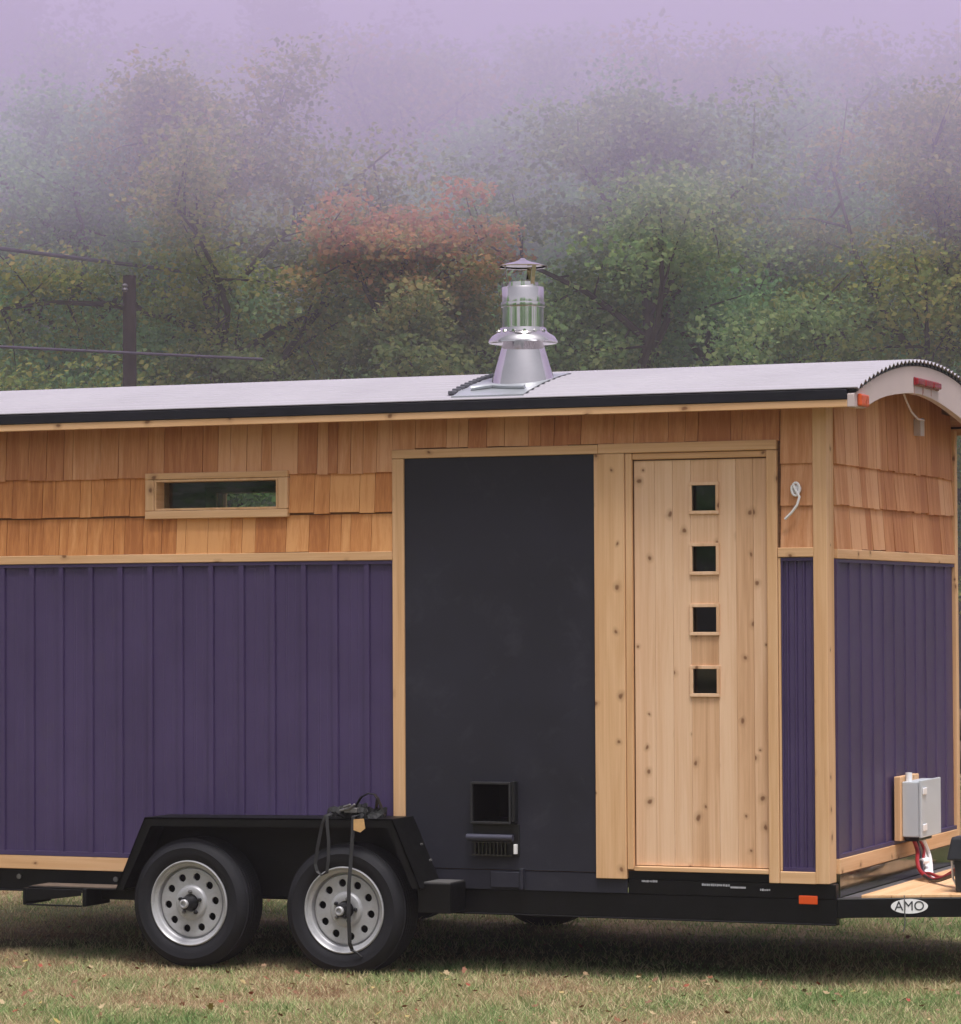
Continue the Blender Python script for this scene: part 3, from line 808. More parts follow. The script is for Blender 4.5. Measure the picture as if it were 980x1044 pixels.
b_.ribbon([RP(p) for p in [(-2.36, -0.2, 0.345), (-2.34, -0.19, 0.29), (-2.325, -0.18, 0.248)]], 0.03, 0.005, (0, 1, 0))
b_.build('ratchet_handle', BLACKP, rs, 0.001, dz=0)
b_ = MB(); b_.box(-0.06, 0.01, -0.06, 0.01, 0.03, 0.055); b_.tube([(-0.09, -0.05, 0.04), (-0.03, -0.06, 0.05), (0.0, -0.055, 0.075)], 0.008, 8); b_.tube([(-0.06, -0.07, 0.06), (-0.015, -0.075, 0.074)], 0.007, 8)
b_.build('ratchet_buckle', GALV, rs, 0.003, dz=0)
yh = -0.296
b_ = MB()
b_.ribbon([RP(p) for p in [(-2.615, -0.22, 0.258), (-2.612, yh + 0.003, 0.25), (-2.630, yh, 0.20), (-2.655, yh - 0.004, 0.08), (-2.665, yh - 0.006, 0.0), (-2.655, yh - 0.006, -0.035), (-2.63, yh - 0.006, -0.056), (-2.60, yh - 0.006, -0.04), (-2.592, yh - 0.004, 0.02), (-2.592, yh, 0.12), (-2.600, yh + 0.001, 0.2), (-2.603, yh + 0.004, 0.25), (-2.603, -0.22, 0.26)]], 0.017, 0.0025, (0.75, 0.65, 0))
b_.build('webbing_loop', WEB, rs, dz=0)
b_ = MB()
b_.ribbon([RP(p) for p in [(-2.452, -0.22, 0.256), (-2.452, yh + 0.002, 0.25), (-2.455, yh - 0.002, 0.16), (-2.462, yh - 0.006, 0.04), (-2.468, yh - 0.020, -0.1), (-2.470, yh - 0.022, -0.25), (-2.472, yh - 0.004, -0.40), (-2.468, yh + 0.018, -0.438)]], 0.020, 0.0025, (1, 0.1, 0))
b_.build('webbing_tail', WEB, rs, dz=0)
b_ = MB(); b_.tube([RP(p) for p in [(-2.475, yh + 0.015, -0.435), (-2.44, yh + 0.012, -0.447), (-2.415, yh + 0.02, -0.47)]], 0.006, 8)
b_.build('strap_hook', BLACKP, rs, dz=0)
b_ = MB(); b_.prism([(RP((-2.447, 0, 0))[0], 0.236 - 0.236), (0.07, 0.005), (0.078, -0.045), (0.05, -0.066), (0.012, -0.055)], yh + 0.2 - 0.006, yh + 0.2 - 0.004, 'y')
b_.build('paper_tag', TAGM, rs, dz=0)

# ------------------------------------------------------------------ battery box on the tongue
bb = empty('battery_box', (0.70, 0.48, G - 0.107))
tag(bb, 'black plastic battery box with overhanging lid standing on the wooden tongue deck', 'battery box')
b_ = MB()
def taper(mb, x, y, z0, z1, s):
    vs = [(-x * s, -y * s, z0), (x * s, -y * s, z0), (x * s, y * s, z0), (-x * s, y * s, z0), (-x, -y, z1), (x, -y, z1), (x, y, z1), (-x, y, z1)]
    mb.add(vs, [(0, 3, 2, 1), (4, 5, 6, 7), (0, 1, 5, 4), (1, 2, 6, 5), (2, 3, 7, 6), (3, 0, 4, 7)])
taper(b_, 0.17, 0.12, 0.0, 0.175, 0.95); b_.build('case', BATT, bb, 0.008, dz=0, segs=2)
b_ = MB(); taper(b_, 0.19, 0.14, 0.27, 0.155, 1.0)
b_.v = []; b_.f = []; b_.m = []; b_.sm = []
taper(b_, 0.178, 0.128, 0.157, 0.275, 1.13); b_.build('lid', BATT, bb, 0.012, dz=0, segs=2)
b_ = MB(); b_.tube([(-0.17, -0.02, 0.01), (-0.195, -0.03, 0.06), (-0.20, -0.03, 0.15)], 0.006, 6); b_.build('vent_tube', WHITEP, bb, dz=0)

# ------------------------------------------------------------------ frame of reference of the meadow: u across, v away from the road
CAMP = Vector((4.6157, -15.6419, 1.3028 + G))
UX = Vector((0.924, 0.3824, 0)); VX = Vector((-0.3824, 0.924, 0))
def lawn_h(x, y):
    v = (x - CAMP.x) * VX.x + (y - CAMP.y) * VX.y
    t = np.clip((v - 34) / 110.0, 0, 1.6)
    return 3.2 * t * t * (1.6 - 0.5 * t) + 0.0
def at(u, v):
    x = CAMP.x + UX.x * u + VX.x * v; y = CAMP.y + UX.y * u + VX.y * v
    return (x, y, float(lawn_h(x, y)))

# ------------------------------------------------------------------ ground
def ground_mat():
    m, nt, b = new_mat('lawn_soil')
    co = coords(nt)
    f1 = noise(nt, co, 0.55, 5.0, 0.6); f2 = noise(nt, co, 7.0, 6.0, 0.7); f3 = noise(nt, co, 60.0, 3.0, 0.6)
    green = ramp(nt, f2, [(0.35, (0.06, 0.08, 0.03)), (0.65, (0.14, 0.16, 0.065))])
    straw = ramp(nt, f2, [(0.35, (0.17, 0.12, 0.065)), (0.65, (0.34, 0.26, 0.15))])
    cc = mix_c(nt, node(nt, 'ShaderNodeMapRange', {'Value': f1, 'From Min': 0.40, 'From Max': 0.6}).outputs[0], straw, green)
    cc = mix_c(nt, math_n(nt, 'MULTIPLY', f3, 0.5), cc, (0.13, 0.095, 0.055))
    nt.links.new(cc, b.inputs['Base Color']); b.inputs['Roughness'].default_value = 0.95; b.inputs['Specular IOR Level'].default_value = 0.1
    bn = node(nt, 'ShaderNodeBump', {'Height': f3, 'Strength': 0.6, 'Distance': 0.02}); nt.links.new(bn.outputs[0], b.inputs['Normal'])
    return m
gx = np.concatenate([np.linspace(-330, -40, 16), np.linspace(-36, 36, 37), np.linspace(40, 330, 16)])
gy = np.concatenate([np.linspace(-120, -24, 8), np.linspace(-20, 60, 41), np.linspace(70, 420, 28)])
XX, YY = np.meshgrid(gx, gy); ZZ = lawn_h(XX, YY)
gv = np.stack([XX.ravel(), YY.ravel(), ZZ.ravel()], 1); nx_ = len(gx)
gf = [(j * nx_ + i, j * nx_ + i + 1, (j + 1) * nx_ + i + 1, (j + 1) * nx_ + i) for j in range(len(gy) - 1) for i in range(nx_ - 1)]
gm = bpy.data.meshes.new('ground'); gm.from_pydata(gv.tolist(), [], gf); gm.materials.append(ground_mat())
gm.polygons.foreach_set('use_smooth', [True] * len(gf))
go = bpy.data.objects.new('ground', gm); COL.objects.link(go); tag(go, 'lawn and meadow under the trailer', None, None, 'structure')

# ------------------------------------------------------------------ grass blades
def mesh_np(name, verts, nper, mats, faces_per=None, smooth=False):
    """verts (N,k,3): N little faces of k corners"""
    N, k, _ = verts.shape
    me = bpy.data.meshes.new(name)
    me.vertices.add(N * k); me.vertices.foreach_set('co', verts.reshape(-1).astype(np.float32))
    me.loops.add(N * k); me.loops.foreach_set('vertex_index', np.arange(N * k, dtype=np.int32))
    me.polygons.add(N); me.polygons.foreach_set('loop_start', np.arange(0, N * k, k, dtype=np.int32)); me.polygons.foreach_set('loop_total', np.full(N, k, dtype=np.int32))
    me.update(calc_edges=True)
    for m in mats: me.materials.append(m)
    return me
def grass_mat():
    m, nt, b = new_mat('grass_blade')
    out = nt.nodes['Material Output']
    co = coords(nt)
    rnd = node(nt, 'ShaderNodeNewGeometry').outputs['Random Per Island']
    f1 = node(nt, 'ShaderNodeMapRange', {'Value': noise(nt, co, 1.1, 4.0, 0.6), 'From Min': 0.32, 'From Max': 0.68, 'To Min': 0.12, 'To Max': 0.88}).outputs[0]; f1b = noise(nt, co, 5.0, 3.0, 0.6)
    sep = node(nt, 'ShaderNodeSeparateXYZ', {0: co})
    # the strip behind the trailer and the outer lawn are greener than the worn strip along it
    far = node(nt, 'ShaderNodeMapRange', {'Value': sep.outputs[1], 'From Min': 1.0, 'From Max': 3.2, 'To Min': 0.0, 'To Max': 0.20}).outputs[0]
    near = node(nt, 'ShaderNodeMapRange', {'Value': sep.outputs[1], 'From Min': -1.3, 'From Max': -2.6, 'To Min': -0.10, 'To Max': 0.08}).outputs[0]
    east = node(nt, 'ShaderNodeMapRange', {'Value': sep.outputs[0], 'From Min': -4.0, 'From Max': 0.5, 'To Min': -0.05, 'To Max': 0.18}).outputs[0]
    g = math_n(nt, 'ADD', math_n(nt, 'ADD', far, near), east)
    f = math_n(nt, 'ADD', math_n(nt, 'ADD', math_n(nt, 'MULTIPLY', f1, 0.95), math_n(nt, 'SUBTRACT', math_n(nt, 'MULTIPLY', f1b, 0.75), 0.30)), math_n(nt, 'MULTIPLY', math_n(nt, 'SUBTRACT', rnd, 0.5), 0.6))
    f = math_n(nt, 'ADD', f, g)
    cc = ramp(nt, f, [(0.08, (0.31, 0.185, 0.115)), (0.30, (0.51, 0.39, 0.245)), (0.46, (0.55, 0.48, 0.29)), (0.64, (0.34, 0.39, 0.17)), (0.90, (0.17, 0.27, 0.10))])
    df = node(nt, 'ShaderNodeBsdfDiffuse', {'Color': cc}); tr = node(nt, 'ShaderNodeBsdfTranslucent', {'Color': cc})
    mx = node(nt, 'ShaderNodeMixShader', {0: 0.3, 1: df.outputs[0], 2: tr.outputs[0]})
    nt.links.new(mx.outputs[0], out.inputs['Surface'])
    return m
def blades(x0, x1, y0, y1, dens, hmin, hmax, w):
    N = int((x1 - x0) * (y1 - y0) * dens)
    x = rng.uniform(x0, x1, N); y = rng.uniform(y0, y1, N)
    tuft = 0.75 + 0.5 * np.sin(x * 3.1 + 1.3 * np.sin(y * 2.3)) * np.sin(y * 3.7 + 0.9 * np.sin(x * 1.9)) * 0.6
    h = rng.uniform(hmin, hmax, N) * tuft
    a = rng.uniform(0, 2 * np.pi, N); ww = w * rng.uniform(0.6, 1.3, N)
    lean = rng.normal(0, 0.8, (N, 2)) * h[:, None]
    z0 = lawn_h(x, y)
    V = np.zeros((N, 3, 3))
    V[:, 0] = np.stack([x - np.cos(a) * ww, y - np.sin(a) * ww, z0 - 0.004], 1)
    V[:, 1] = np.stack([x + np.cos(a) * ww, y + np.sin(a) * ww, z0 - 0.004], 1)
    V[:, 2] = np.stack([x + lean[:, 0], y + lean[:, 1], z0 + h], 1)
    return V
gbl = np.concatenate([
    blades(-6.5, 3.0, -3.4, 0.4, 4200, 0.02, 0.062, 0.0032),
    blades(-7.0, 3.5, 0.4, 2.6, 900, 0.02, 0.06, 0.004),
    blades(-11.0, 4.5, 2.6, 9.0, 1000, 0.025, 0.07, 0.0045),
    blades(-14.0, -6.5, -4.0, 2.6, 300, 0.02, 0.065, 0.006), blades(3.0, 8.0, -4.0, 4.0, 300, 0.02, 0.065, 0.006),
    blades(-16, 12, -7.0, -3.4, 150, 0.02, 0.065, 0.007), blades(-20, 16, 9.0, 30.0, 80, 0.03, 0.09, 0.012)])
gme = mesh_np('grass', gbl, 3, [grass_mat()])
gob = bpy.data.objects.new('grass', gme); COL.objects.link(gob); tag(gob, 'short patchy autumn grass, straw brown by the wheels and greener beyond', 'grass', None, 'stuff')

# fallen leaves on the lawn
def litter_mat():
    m, nt, b = new_mat('fallen_leaf')
    rnd = node(nt, 'ShaderNodeNewGeometry').outputs['Random Per Island']
    cc = ramp(nt, rnd, [(0.0, (0.26, 0.035, 0.02)), (0.14, (0.22, 0.075, 0.035)), (0.4, (0.17, 0.09, 0.05)), (0.62, (0.26, 0.17, 0.09)), (0.85, (0.36, 0.27, 0.15)), (0.97, (0.36, 0.27, 0.08))])
    nt.links.new(cc, b.inputs['Base Color']); b.inputs['Roughness'].default_value = 0.7
    return m
LOBES = [(0, -0.5), (0.18, -0.3), (0.5, -0.25), (0.36, -0.02), (0.55, 0.22), (0.25, 0.2), (0.0, 0.6), (-0.25, 0.2), (-0.55, 0.22), (-0.36, -0.02), (-0.5, -0.25), (-0.18, -0.3)]
lf = []
for (xa, xb, ya, yb, dn) in ((-6.5, 3, -3.3, 0, 30), (-9, 4, 2.2, 9, 5), (-7, 3, 0, 2.2, 2)):
    for _ in range(int((xb - xa) * (yb - ya) * dn)):
        x, y = rng.uniform(xa, xb), rng.uniform(ya, yb); s = rng.uniform(0.016, 0.038); a = rng.uniform(0, 6.28)
        tx, ty_ = rng.normal(0, 0.35, 2); z = 0.018 + rng.uniform(0, 0.022) + float(lawn_h(x, y)); cu_ = rng.uniform(0.1, 0.7)
        P = []
        for q, r in LOBES:
            X_, Y_ = q * s, r * s
            Z_ = cu_ * (X_ * X_ + Y_ * Y_) / s + tx * X_ + ty_ * Y_
            P.append((x + X_ * math.cos(a) - Y_ * math.sin(a), y + X_ * math.sin(a) + Y_ * math.cos(a), z + Z_ + 0.004))
        lf.append(P)
lme = mesh_np('fallen_leaves', np.array(lf), 12, [litter_mat()])
lob = bpy.data.objects.new('fallen_leaves', lme); COL.objects.link(lob); tag(lob, 'red, tan and yellow fallen maple leaves scattered on the grass', 'fallen leaves', None, 'stuff')

# ------------------------------------------------------------------ trees
def leaf_mat(name, stops, patch=0.35, topz=None, topamt=0.0, base=0.2):
    m, nt, b = new_mat(name)
    out = nt.nodes['Material Output']
    co = coords(nt)
    rnd = node(nt, 'ShaderNodeNewGeometry').outputs['Random Per Island']
    f1 = noise(nt, co, 0.42, 3.0, 0.6)
    f = math_n(nt, 'ADD', math_n(nt, 'MULTIPLY', rnd, 0.42), math_n(nt, 'MULTIPLY', math_n(nt, 'SUBTRACT', f1, 0.5), 2.0 * patch))
    if topz:
        sep = node(nt, 'ShaderNodeSeparateXYZ', {0: co})
        f = math_n(nt, 'ADD', f, node(nt, 'ShaderNodeMapRange', {'Value': sep.outputs[2], 'From Min': topz[0], 'From Max': topz[1], 'To Min': 0.0, 'To Max': topamt}).outputs[0])
    f = math_n(nt, 'ADD', f, base)
    cc = ramp(nt, f, stops)
    df = node(nt, 'ShaderNodeBsdfDiffuse', {'Color': cc}); tr = node(nt, 'ShaderNodeBsdfTranslucent', {'Color': cc})
    mx = node(nt, 'ShaderNodeMixShader', {0: 0.55, 1: df.outputs[0], 2: tr.outputs[0]})
    nt.links.new(mx.outputs[0], out.inputs['Surface'])
    return m
GREEN = [(0.1, (0.1526, 0.2666, 0.1241)), (0.4, (0.2930, 0.4525, 0.1776)), (0.62, (0.5434, 0.6441, 0.2617)), (0.85, (0.8500, 0.8500, 0.3464)), (1.0, (0.8500, 0.7745, 0.3464))]
DARKG = [(0.1, (0.1598, 0.3293, 0.1702)), (0.45, (0.3285, 0.5972, 0.2629)), (0.75, (0.6269, 0.8500, 0.3342)), (1.0, (0.8500, 0.8500, 0.4657))]
YELG = [(0.1, (0.1184, 0.2078, 0.0700)), (0.4, (0.2816, 0.3777, 0.1097)), (0.65, (0.5617, 0.5367, 0.1586)), (0.85, (0.8500, 0.4880, 0.1889)), (1.0, (0.8500, 0.3181, 0.1586))]
FLAME = [(0.1, (0.1617, 0.2403, 0.0968)), (0.40, (0.3119, 0.3542, 0.1331)), (0.58, (0.6006, 0.4554, 0.1815)), (0.74, (0.7161, 0.3795, 0.1694)), (1.0, (0.6930, 0.2783, 0.1452))]
BARK = plain('bark', (0.055, 0.042, 0.034), 0.9, 0.0, 0.35, 3.0, 0.8, 14.0)
M_GREEN = leaf_mat('maple_green', GREEN, 0.42)
M_DARK = leaf_mat('maple_dark_green', DARKG, 0.30)
M_YEL = leaf_mat('maple_yellowing', YELG, 0.33, (5.0, 9.5), 0.10)
M_FLAME = leaf_mat('maple_flame', FLAME, 0.30, (5.8, 7.6), 0.42, 0.02)
M_FAR = leaf_mat('far_maple', [(0.1, (0.07, 0.09, 0.04)), (0.5, (0.16, 0.16, 0.06)), (0.8, (0.34, 0.22, 0.09)), (1.0, (0.42, 0.17, 0.08))], 0.4)
M_FARD = leaf_mat('far_dark', DARKG, 0.3)

def tree_mesh(seed, Ht, Rc, base, nlimb, leaf, per, density=1.0, lean=(0, 0), fork=False):
    r = np.random.default_rng(seed); tk = MB(); clumps = []
    r0 = 0.018 * Ht + 0.05
    npt = 9; tz = np.linspace(0, Ht * 0.93, npt)
    wob = np.cumsum(r.normal(0, 0.012 * Ht, (npt, 2)), 0); wob[0] = 0
    tp = [Vector((wob[i, 0] + lean[0] * tz[i] / Ht, wob[i, 1] + lean[1] * tz[i] / Ht, tz[i])) for i in range(npt)]
    tk.tube(tp, [r0 * (1 - 0.9 * (z / Ht) ** 0.8) * (1.35 if i == 0 else 1) for i, z in enumerate(tz)], 8)
    def tpos(z):
        i = min(int(z / (Ht * 0.93) * (npt - 1)), npt - 2); f = z / (Ht * 0.93) * (npt - 1) - i
        return tp[i].lerp(tp[i + 1], min(max(f, 0), 1))
    def env(t): return max(0.12, math.sin(math.pi * min(1, max(0.02, t)) ** 0.8) ** 0.65)
    for k in range(nlimb):
        fz = (k + 0.5) / nlimb
        z = base + (Ht * 0.9 - base) * (fz ** 0.9)
        az = k * 2.39996 + r.uniform(-0.4, 0.4)
        t = (z - base) / (Ht - base)
        ln = Rc * env(t + 0.12) * r.uniform(0.75, 1.15)
        up = R(r.uniform(18, 40) + 30 * t)
        d = Vector((math.cos(az) * math.cos(up), math.sin(az) * math.cos(up), math.sin(up)))
        p = tpos(z); pts = [p.copy()]; nseg = 5
        for s in range(nseg):
            d = (d + Vector(r.normal(0, 0.13, 3)) + Vector((0, 0, -0.03 * s))).normalized()
            p = p + d * ln / nseg; pts.append(p.copy())
        rl = r0 * 0.42 * (1 - 0.6 * t)
        tk.tube(pts, [rl * (1 - 0.8 * i / nseg) for i in range(nseg + 1)], 6)
        clumps.append((pts[-1], 0.8)); clumps.append((pts[-2], 0.75))
        for s in range(1, nseg + 1):
            for q in range(2 if s > 1 else 1):
                b0 = pts[s - 1].lerp(pts[s], r.uniform(0, 1))
                dd = (d * 0.5 + Vector(r.normal(0, 0.75, 3)) + Vector((0, 0, 0.15))).normalized()
                bl = ln * r.uniform(0.2, 0.42)
                e = b0 + dd * bl; mid = b0 + dd * bl * 0.5 + Vector(r.normal(0, 0.05, 3))
                tk.tube([b0, mid, e], [rl * 0.35, rl * 0.22, rl * 0.08], 4, cap=False)
                clumps.append((e, 0.7)); 
                if bl > 0.9: clumps.append((mid, 0.55))
    cs = np.array([list(c) for c, _ in clumps]); cr = np.array([s for _, s in clumps])
    keep = r.uniform(0, 1, len(cs)) < density
    cs, cr = cs[keep], cr[keep]
    n = len(cs) * per
    idx = np.repeat(np.arange(len(cs)), per)
    dirv = r.normal(0, 1, (n, 3)); dirv /= np.linalg.norm(dirv, axis=1)[:, None]
    rad = (r.uniform(0, 1, n) ** 0.5) * cr[idx] * (Rc / 4.2)
    pos = cs[idx] + dirv * rad[:, None] * np.array([1.15, 1.15, 0.62])
    s = leaf * r.uniform(0.6, 1.25, n)
    out = pos - np.array([0, 0, Ht * 0.4]); out /= np.linalg.norm(out, axis=1)[:, None]
    nrm = np.array([0, 0, 0.6]) + out * 0.5 + r.normal(0, 0.75, (n, 3)); nrm /= np.linalg.norm(nrm, axis=1)[:, None]
    a = np.cross(nrm, r.normal(0, 1, (n, 3))); a /= np.linalg.norm(a, axis=1)[:, None]
    b = np.cross(nrm, a)
    sa, sb = a * s[:, None], b * s[:, None]
    V = np.zeros((n, 5, 3))
    fold = nrm * (s * 0.16)[:, None]
    V[:, 0] = pos - sa * 0.5; V[:, 1] = pos - sa * 0.05 + sb * 0.48 + fold; V[:, 2] = pos + sa * 0.38 + sb * 0.22 + fold * 0.3; V[:, 3] = pos + sa * 0.55; V[:, 4] = pos - sa * 0.02 - sb * 0.46 + fold
    return tk, V
PROT = {}
def tree(name, label, u, v, seed, Ht, Rc, base, mat, rot=0.0, nlimb=17, leaf=0.098, per=190, density=0.95, lean=(0, 0), group=None, cat='tree', scale=1.0):
    key = (seed, Ht, Rc, base, nlimb, leaf, per, density)
    if key not in PROT:
        tk, V = tree_mesh(seed, Ht, Rc, base, nlimb, leaf, per, density, lean)
        t_o = tk.build('trunk', BARK, None, dz=0); t_o.hide_render = False
        PROT[key] = (t_o.data, V); bpy.data.objects.remove(t_o)
        PROT[key] = (PROT[key][0], mesh_np('crown', V, 5, [mat]) if len(V) else None)
    tm_, cm = PROT[key]
    root = empty(name, at(u, v)); root.rotation_euler = (0, 0, rot); root.scale = (scale,) * 3
    o = bpy.data.objects.new('trunk', tm_); COL.objects.link(o); o.parent = root
    if cm is not None:
        o = bpy.data.objects.new('crown', cm); COL.objects.link(o); o.parent = root
    tag(root, label, cat, group)
    return root
TG = 'autumn trees along the edge of the meadow'
tree('maple_tree', 'dull green maple at the far left, beside the utility pole', -7.6, 57, 11, 11.0, 4.6, 1.6, M_DARK, 0.3, group=TG)
tree('maple_tree', 'yellowing maple just right of the utility pole, where the wires run into leaves', -4.4, 53, 12, 10.6, 4.5, 1.5, M_YEL, 1.1, group=TG)
tree('maple_tree', 'flame orange and red topped maple left of the chimney', -1.35, 51, 13, 8.5, 2.9, 1.5, M_FLAME, 2.2, group=TG)
tree('maple_tree', 'low rounded green maple directly behind the chimney', 2.3, 53, 14, 10.4, 4.3, 1.2, M_GREEN, 0.7, group=TG)
tree('maple_tree', 'dense dark green maple right of the chimney with a few yellow leaves', 3.7, 57, 15, 10.8, 4.5, 1.4, M_DARK, 4.0, group=TG)
tree('maple_tree', 'thin crowned tree with its dark forked trunk showing above the roof', 6.0, 60, 16, 11.5, 3.8, 3.6, M_GREEN, 0.2, 15, 0.098, 130, 0.62, group=TG)
tree('maple_tree', 'yellow green maple with orange tips above the arched end of the roof', 7.7, 53, 17, 10.6, 4.5, 1.4, M_YEL, 5.0, group=TG)
tree('maple_tree', 'green maple outside the left edge, beyond the dull green one', -12.6, 55, 14, 8.6, 3.9, 1.2, M_GREEN, 2.7, group=TG, scale=1.25)
tree('maple_tree', 'dark maple outside the right edge, beyond the yellow green one', 12.5, 56, 15, 10.8, 4.5, 1.4, M_DARK, 1.0, group=TG)
for k, (u, v) in enumerate(((-17.5, 58), (-23, 54), (-29, 61), (-36, 56), (-20, 68), (-32, 71), (17.5, 59), (23, 54), (29, 60), (36, 57), (20, 69), (32, 70))):
    q = k % 3
    a_ = ((11, 11.0, 4.6, 1.6, M_DARK), (12, 10.6, 4.5, 1.5, M_YEL), (14, 10.4, 4.3, 1.2, M_GREEN))[q]
    tree('maple_tree', ('dull green', 'yellowing', 'bright green')[q] + ' maple in the wood edge past the sides of the view', u, v, a_[0], a_[1], a_[2], a_[3], a_[4], 1.1 * k, group=('dull green', 'yellowing', 'bright green')[q] + ' maples of the outer wood edge', scale=random.uniform(0.92, 1.12))
TF = 'green trees filling the gaps of the front row'
for k, (u, v) in enumerate(((-9.6, 64), (-6.1, 62), (-3.0, 63), (0.4, 62), (3.2, 65), (5.4, 63), (8.9, 64))):
    tree('maple_tree', ('rounded green maple filling a gap behind the utility pole', 'rounded green maple in the gap right of the utility pole', 'rounded green maple in the gap left of the red maple', 'rounded green maple right behind the red maple', 'rounded green maple behind the chimney and its green neighbour', 'rounded green maple in the gap by the forked trunk', 'rounded green maple behind the yellow green one at right')[k],
         u, v, 61 + k % 3, 11.4, 4.4, 1.0, M_GREEN if k % 3 else M_DARK, 1.3 * k, 20, 0.11, 150, 0.98, group=TF)
TM = 'taller trees standing close behind the front row'
for u, sd_, mm, tx in ((-11.5, 41, M_DARK, 'broad dark tree rising behind the dull maple at far left'), (-6.0, 42, M_GREEN, 'tall green tree rising behind the utility pole'), (-2.6, 43, M_YEL, 'tall yellowing tree rising between the pole and the red maple'), (2.2, 44, M_GREEN, 'tall green tree rising behind the chimney'),
                         (6.8, 41, M_DARK, 'broad dark tree rising behind the forked trunk'), (10.2, 43, M_YEL, 'tall yellowing tree rising behind the arched roof end'), (14.5, 42, M_GREEN, 'tall green tree beyond the right edge'), (-9.0, 44, M_YEL, 'tall yellowing tree behind the far left maple'), (0.0, 42, M_DARK, 'tall dark tree rising behind the red maple'), (4.6, 43, M_YEL, 'tall yellowing tree behind the dark green maple'), (8.6, 44, M_GREEN, 'tall green tree between the forked trunk and the roof end')):
    tree('maple_tree', tx, u, 70 + (sd_ * 7) % 5, sd_, 14.2, 5.2, 1.8, mm, u, 20, 0.13, 110, 0.95, group=TM)
G2 = 'hazy trees of the second row'
row2 = [(-17, 92, 21, 'far'), (-13, 86, 23, 'far'), (-9.8, 84, 22, 'bare'), (-8.6, 92, 21, 'far'), (-5.0, 88, 23, 'far'), (-1.8, 94, 21, 'far'), (1.6, 87, 24, 'dark'), (5.0, 93, 23, 'far'), (8.2, 86, 24, 'dark'), (11.4, 92, 21, 'far'), (14.8, 88, 24, 'dark'), (19, 92, 23, 'far')]
L2 = {'far': 'hazy autumn tree behind the front row, half lost in fog', 'dark': 'hazy dark green tree behind the front row on the right', 'bare': 'hazy nearly bare tree with branches spreading in the fog at left'}
for i, (u, v, sd, kd) in enumerate(row2):
    if kd == 'bare':
        tree('bare_tree', L2[kd], u, v, sd, 16.5, 5.0, 4.0, M_FARD, i * 1.3, 18, 0.2, 8, 0.35, cat='tree')
    else:
        tree('foggy_tree', L2[kd], u, v, sd, 17.0, 5.4, 2.5, M_FAR if kd == 'far' else M_FARD, i * 1.3, 20, 0.18, 100, 0.95, group=G2 + (' in autumn colour' if kd == 'far' else ' in dark green'), scale=random.uniform(0.92, 1.08))
for i, u in enumerate((-28, -22.5, -17, -12, -7, -2, 3, 8, 13, 18, 23, 28)):
    tree('tall_tree', 'tall tree almost swallowed by the fog at the back', u, 138 + (i * 7) % 13, 31 + i % 2, 23.0, 6.4, 3.0, M_FAR if i % 2 else M_FARD, i * 0.9, 22, 0.38, 46, 0.95, group='tall trees at the back in the fog', scale=random.uniform(0.9, 1.1))
for i, u in enumerate((-36, -25, -14, -3, 8, 19, 30, 41)):
    tree('tall_tree', 'tall tree almost swallowed by the fog at the back', u, 196 + (i * 5) % 11, 31 + i % 2, 23.0, 6.4, 3.0, M_FARD, i * 1.9, 22, 0.38, 46, 0.95, group='tall trees at the back in the fog', scale=1.3)

tree('shrub', 'bright green shrub seen through the long window', -2.5, 35, 51, 3.7, 1.7, 0.5, M_GREEN, 0.4, 10, 0.10, 90, 0.95, cat='shrub')
WV = []  # trees out of view, added and grouped for dark reflections in glass and chimney
WPOS = [(-62, -30), (-57, -34), (-52, -38), (-47, -33), (-42, -37), (-37, -32), (-14, -38), (-9, -33), (-5, -37), (0, -32), (5, -36), (9, -33), (30, -36), (35, -31), (40, -37), (45, -33), (50, -30),
        (-96, -12), (-99, -4), (-102, 4), (92, -14), (95, -6), (98, 3), (78, -30), (-80, -28), (20, -44)] + [(sg * (46 - 0.35 * k * k), 14 + 8 * k) for sg in (-1, 1) for k in range(6)] + [(sg * (56 - 0.3 * k * k), 12 + 9 * k) for sg in (-1, 1) for k in range(6)]
for i in range(len(WPOS)):
    p = at(*WPOS[i]); V_ = PROT[(21, 17.0, 5.4, 2.5, 20, 0.18, 100, 0.95)][1].vertices
    a_ = np.empty(len(V_) * 3, np.float32); V_.foreach_get('co', a_); a_ = a_.reshape(-1, 5, 3)[::2].copy()
    an = i * 1.7; ca, sa = math.cos(an), math.sin(an)
    WV.append(np.stack([a_[..., 0] * ca - a_[..., 1] * sa + p[0], a_[..., 0] * sa + a_[..., 1] * ca + p[1], a_[..., 2] * 0.85], -1))
wm_ = mesh_np('unseen_woodland', np.concatenate(WV), 5, [M_DARK]); wo_ = bpy.data.objects.new('unseen_woodland', wm_); COL.objects.link(wo_)
tag(wo_, 'unseen wood added out of view for windows and chimney to mirror', 'woods', None, 'stuff')

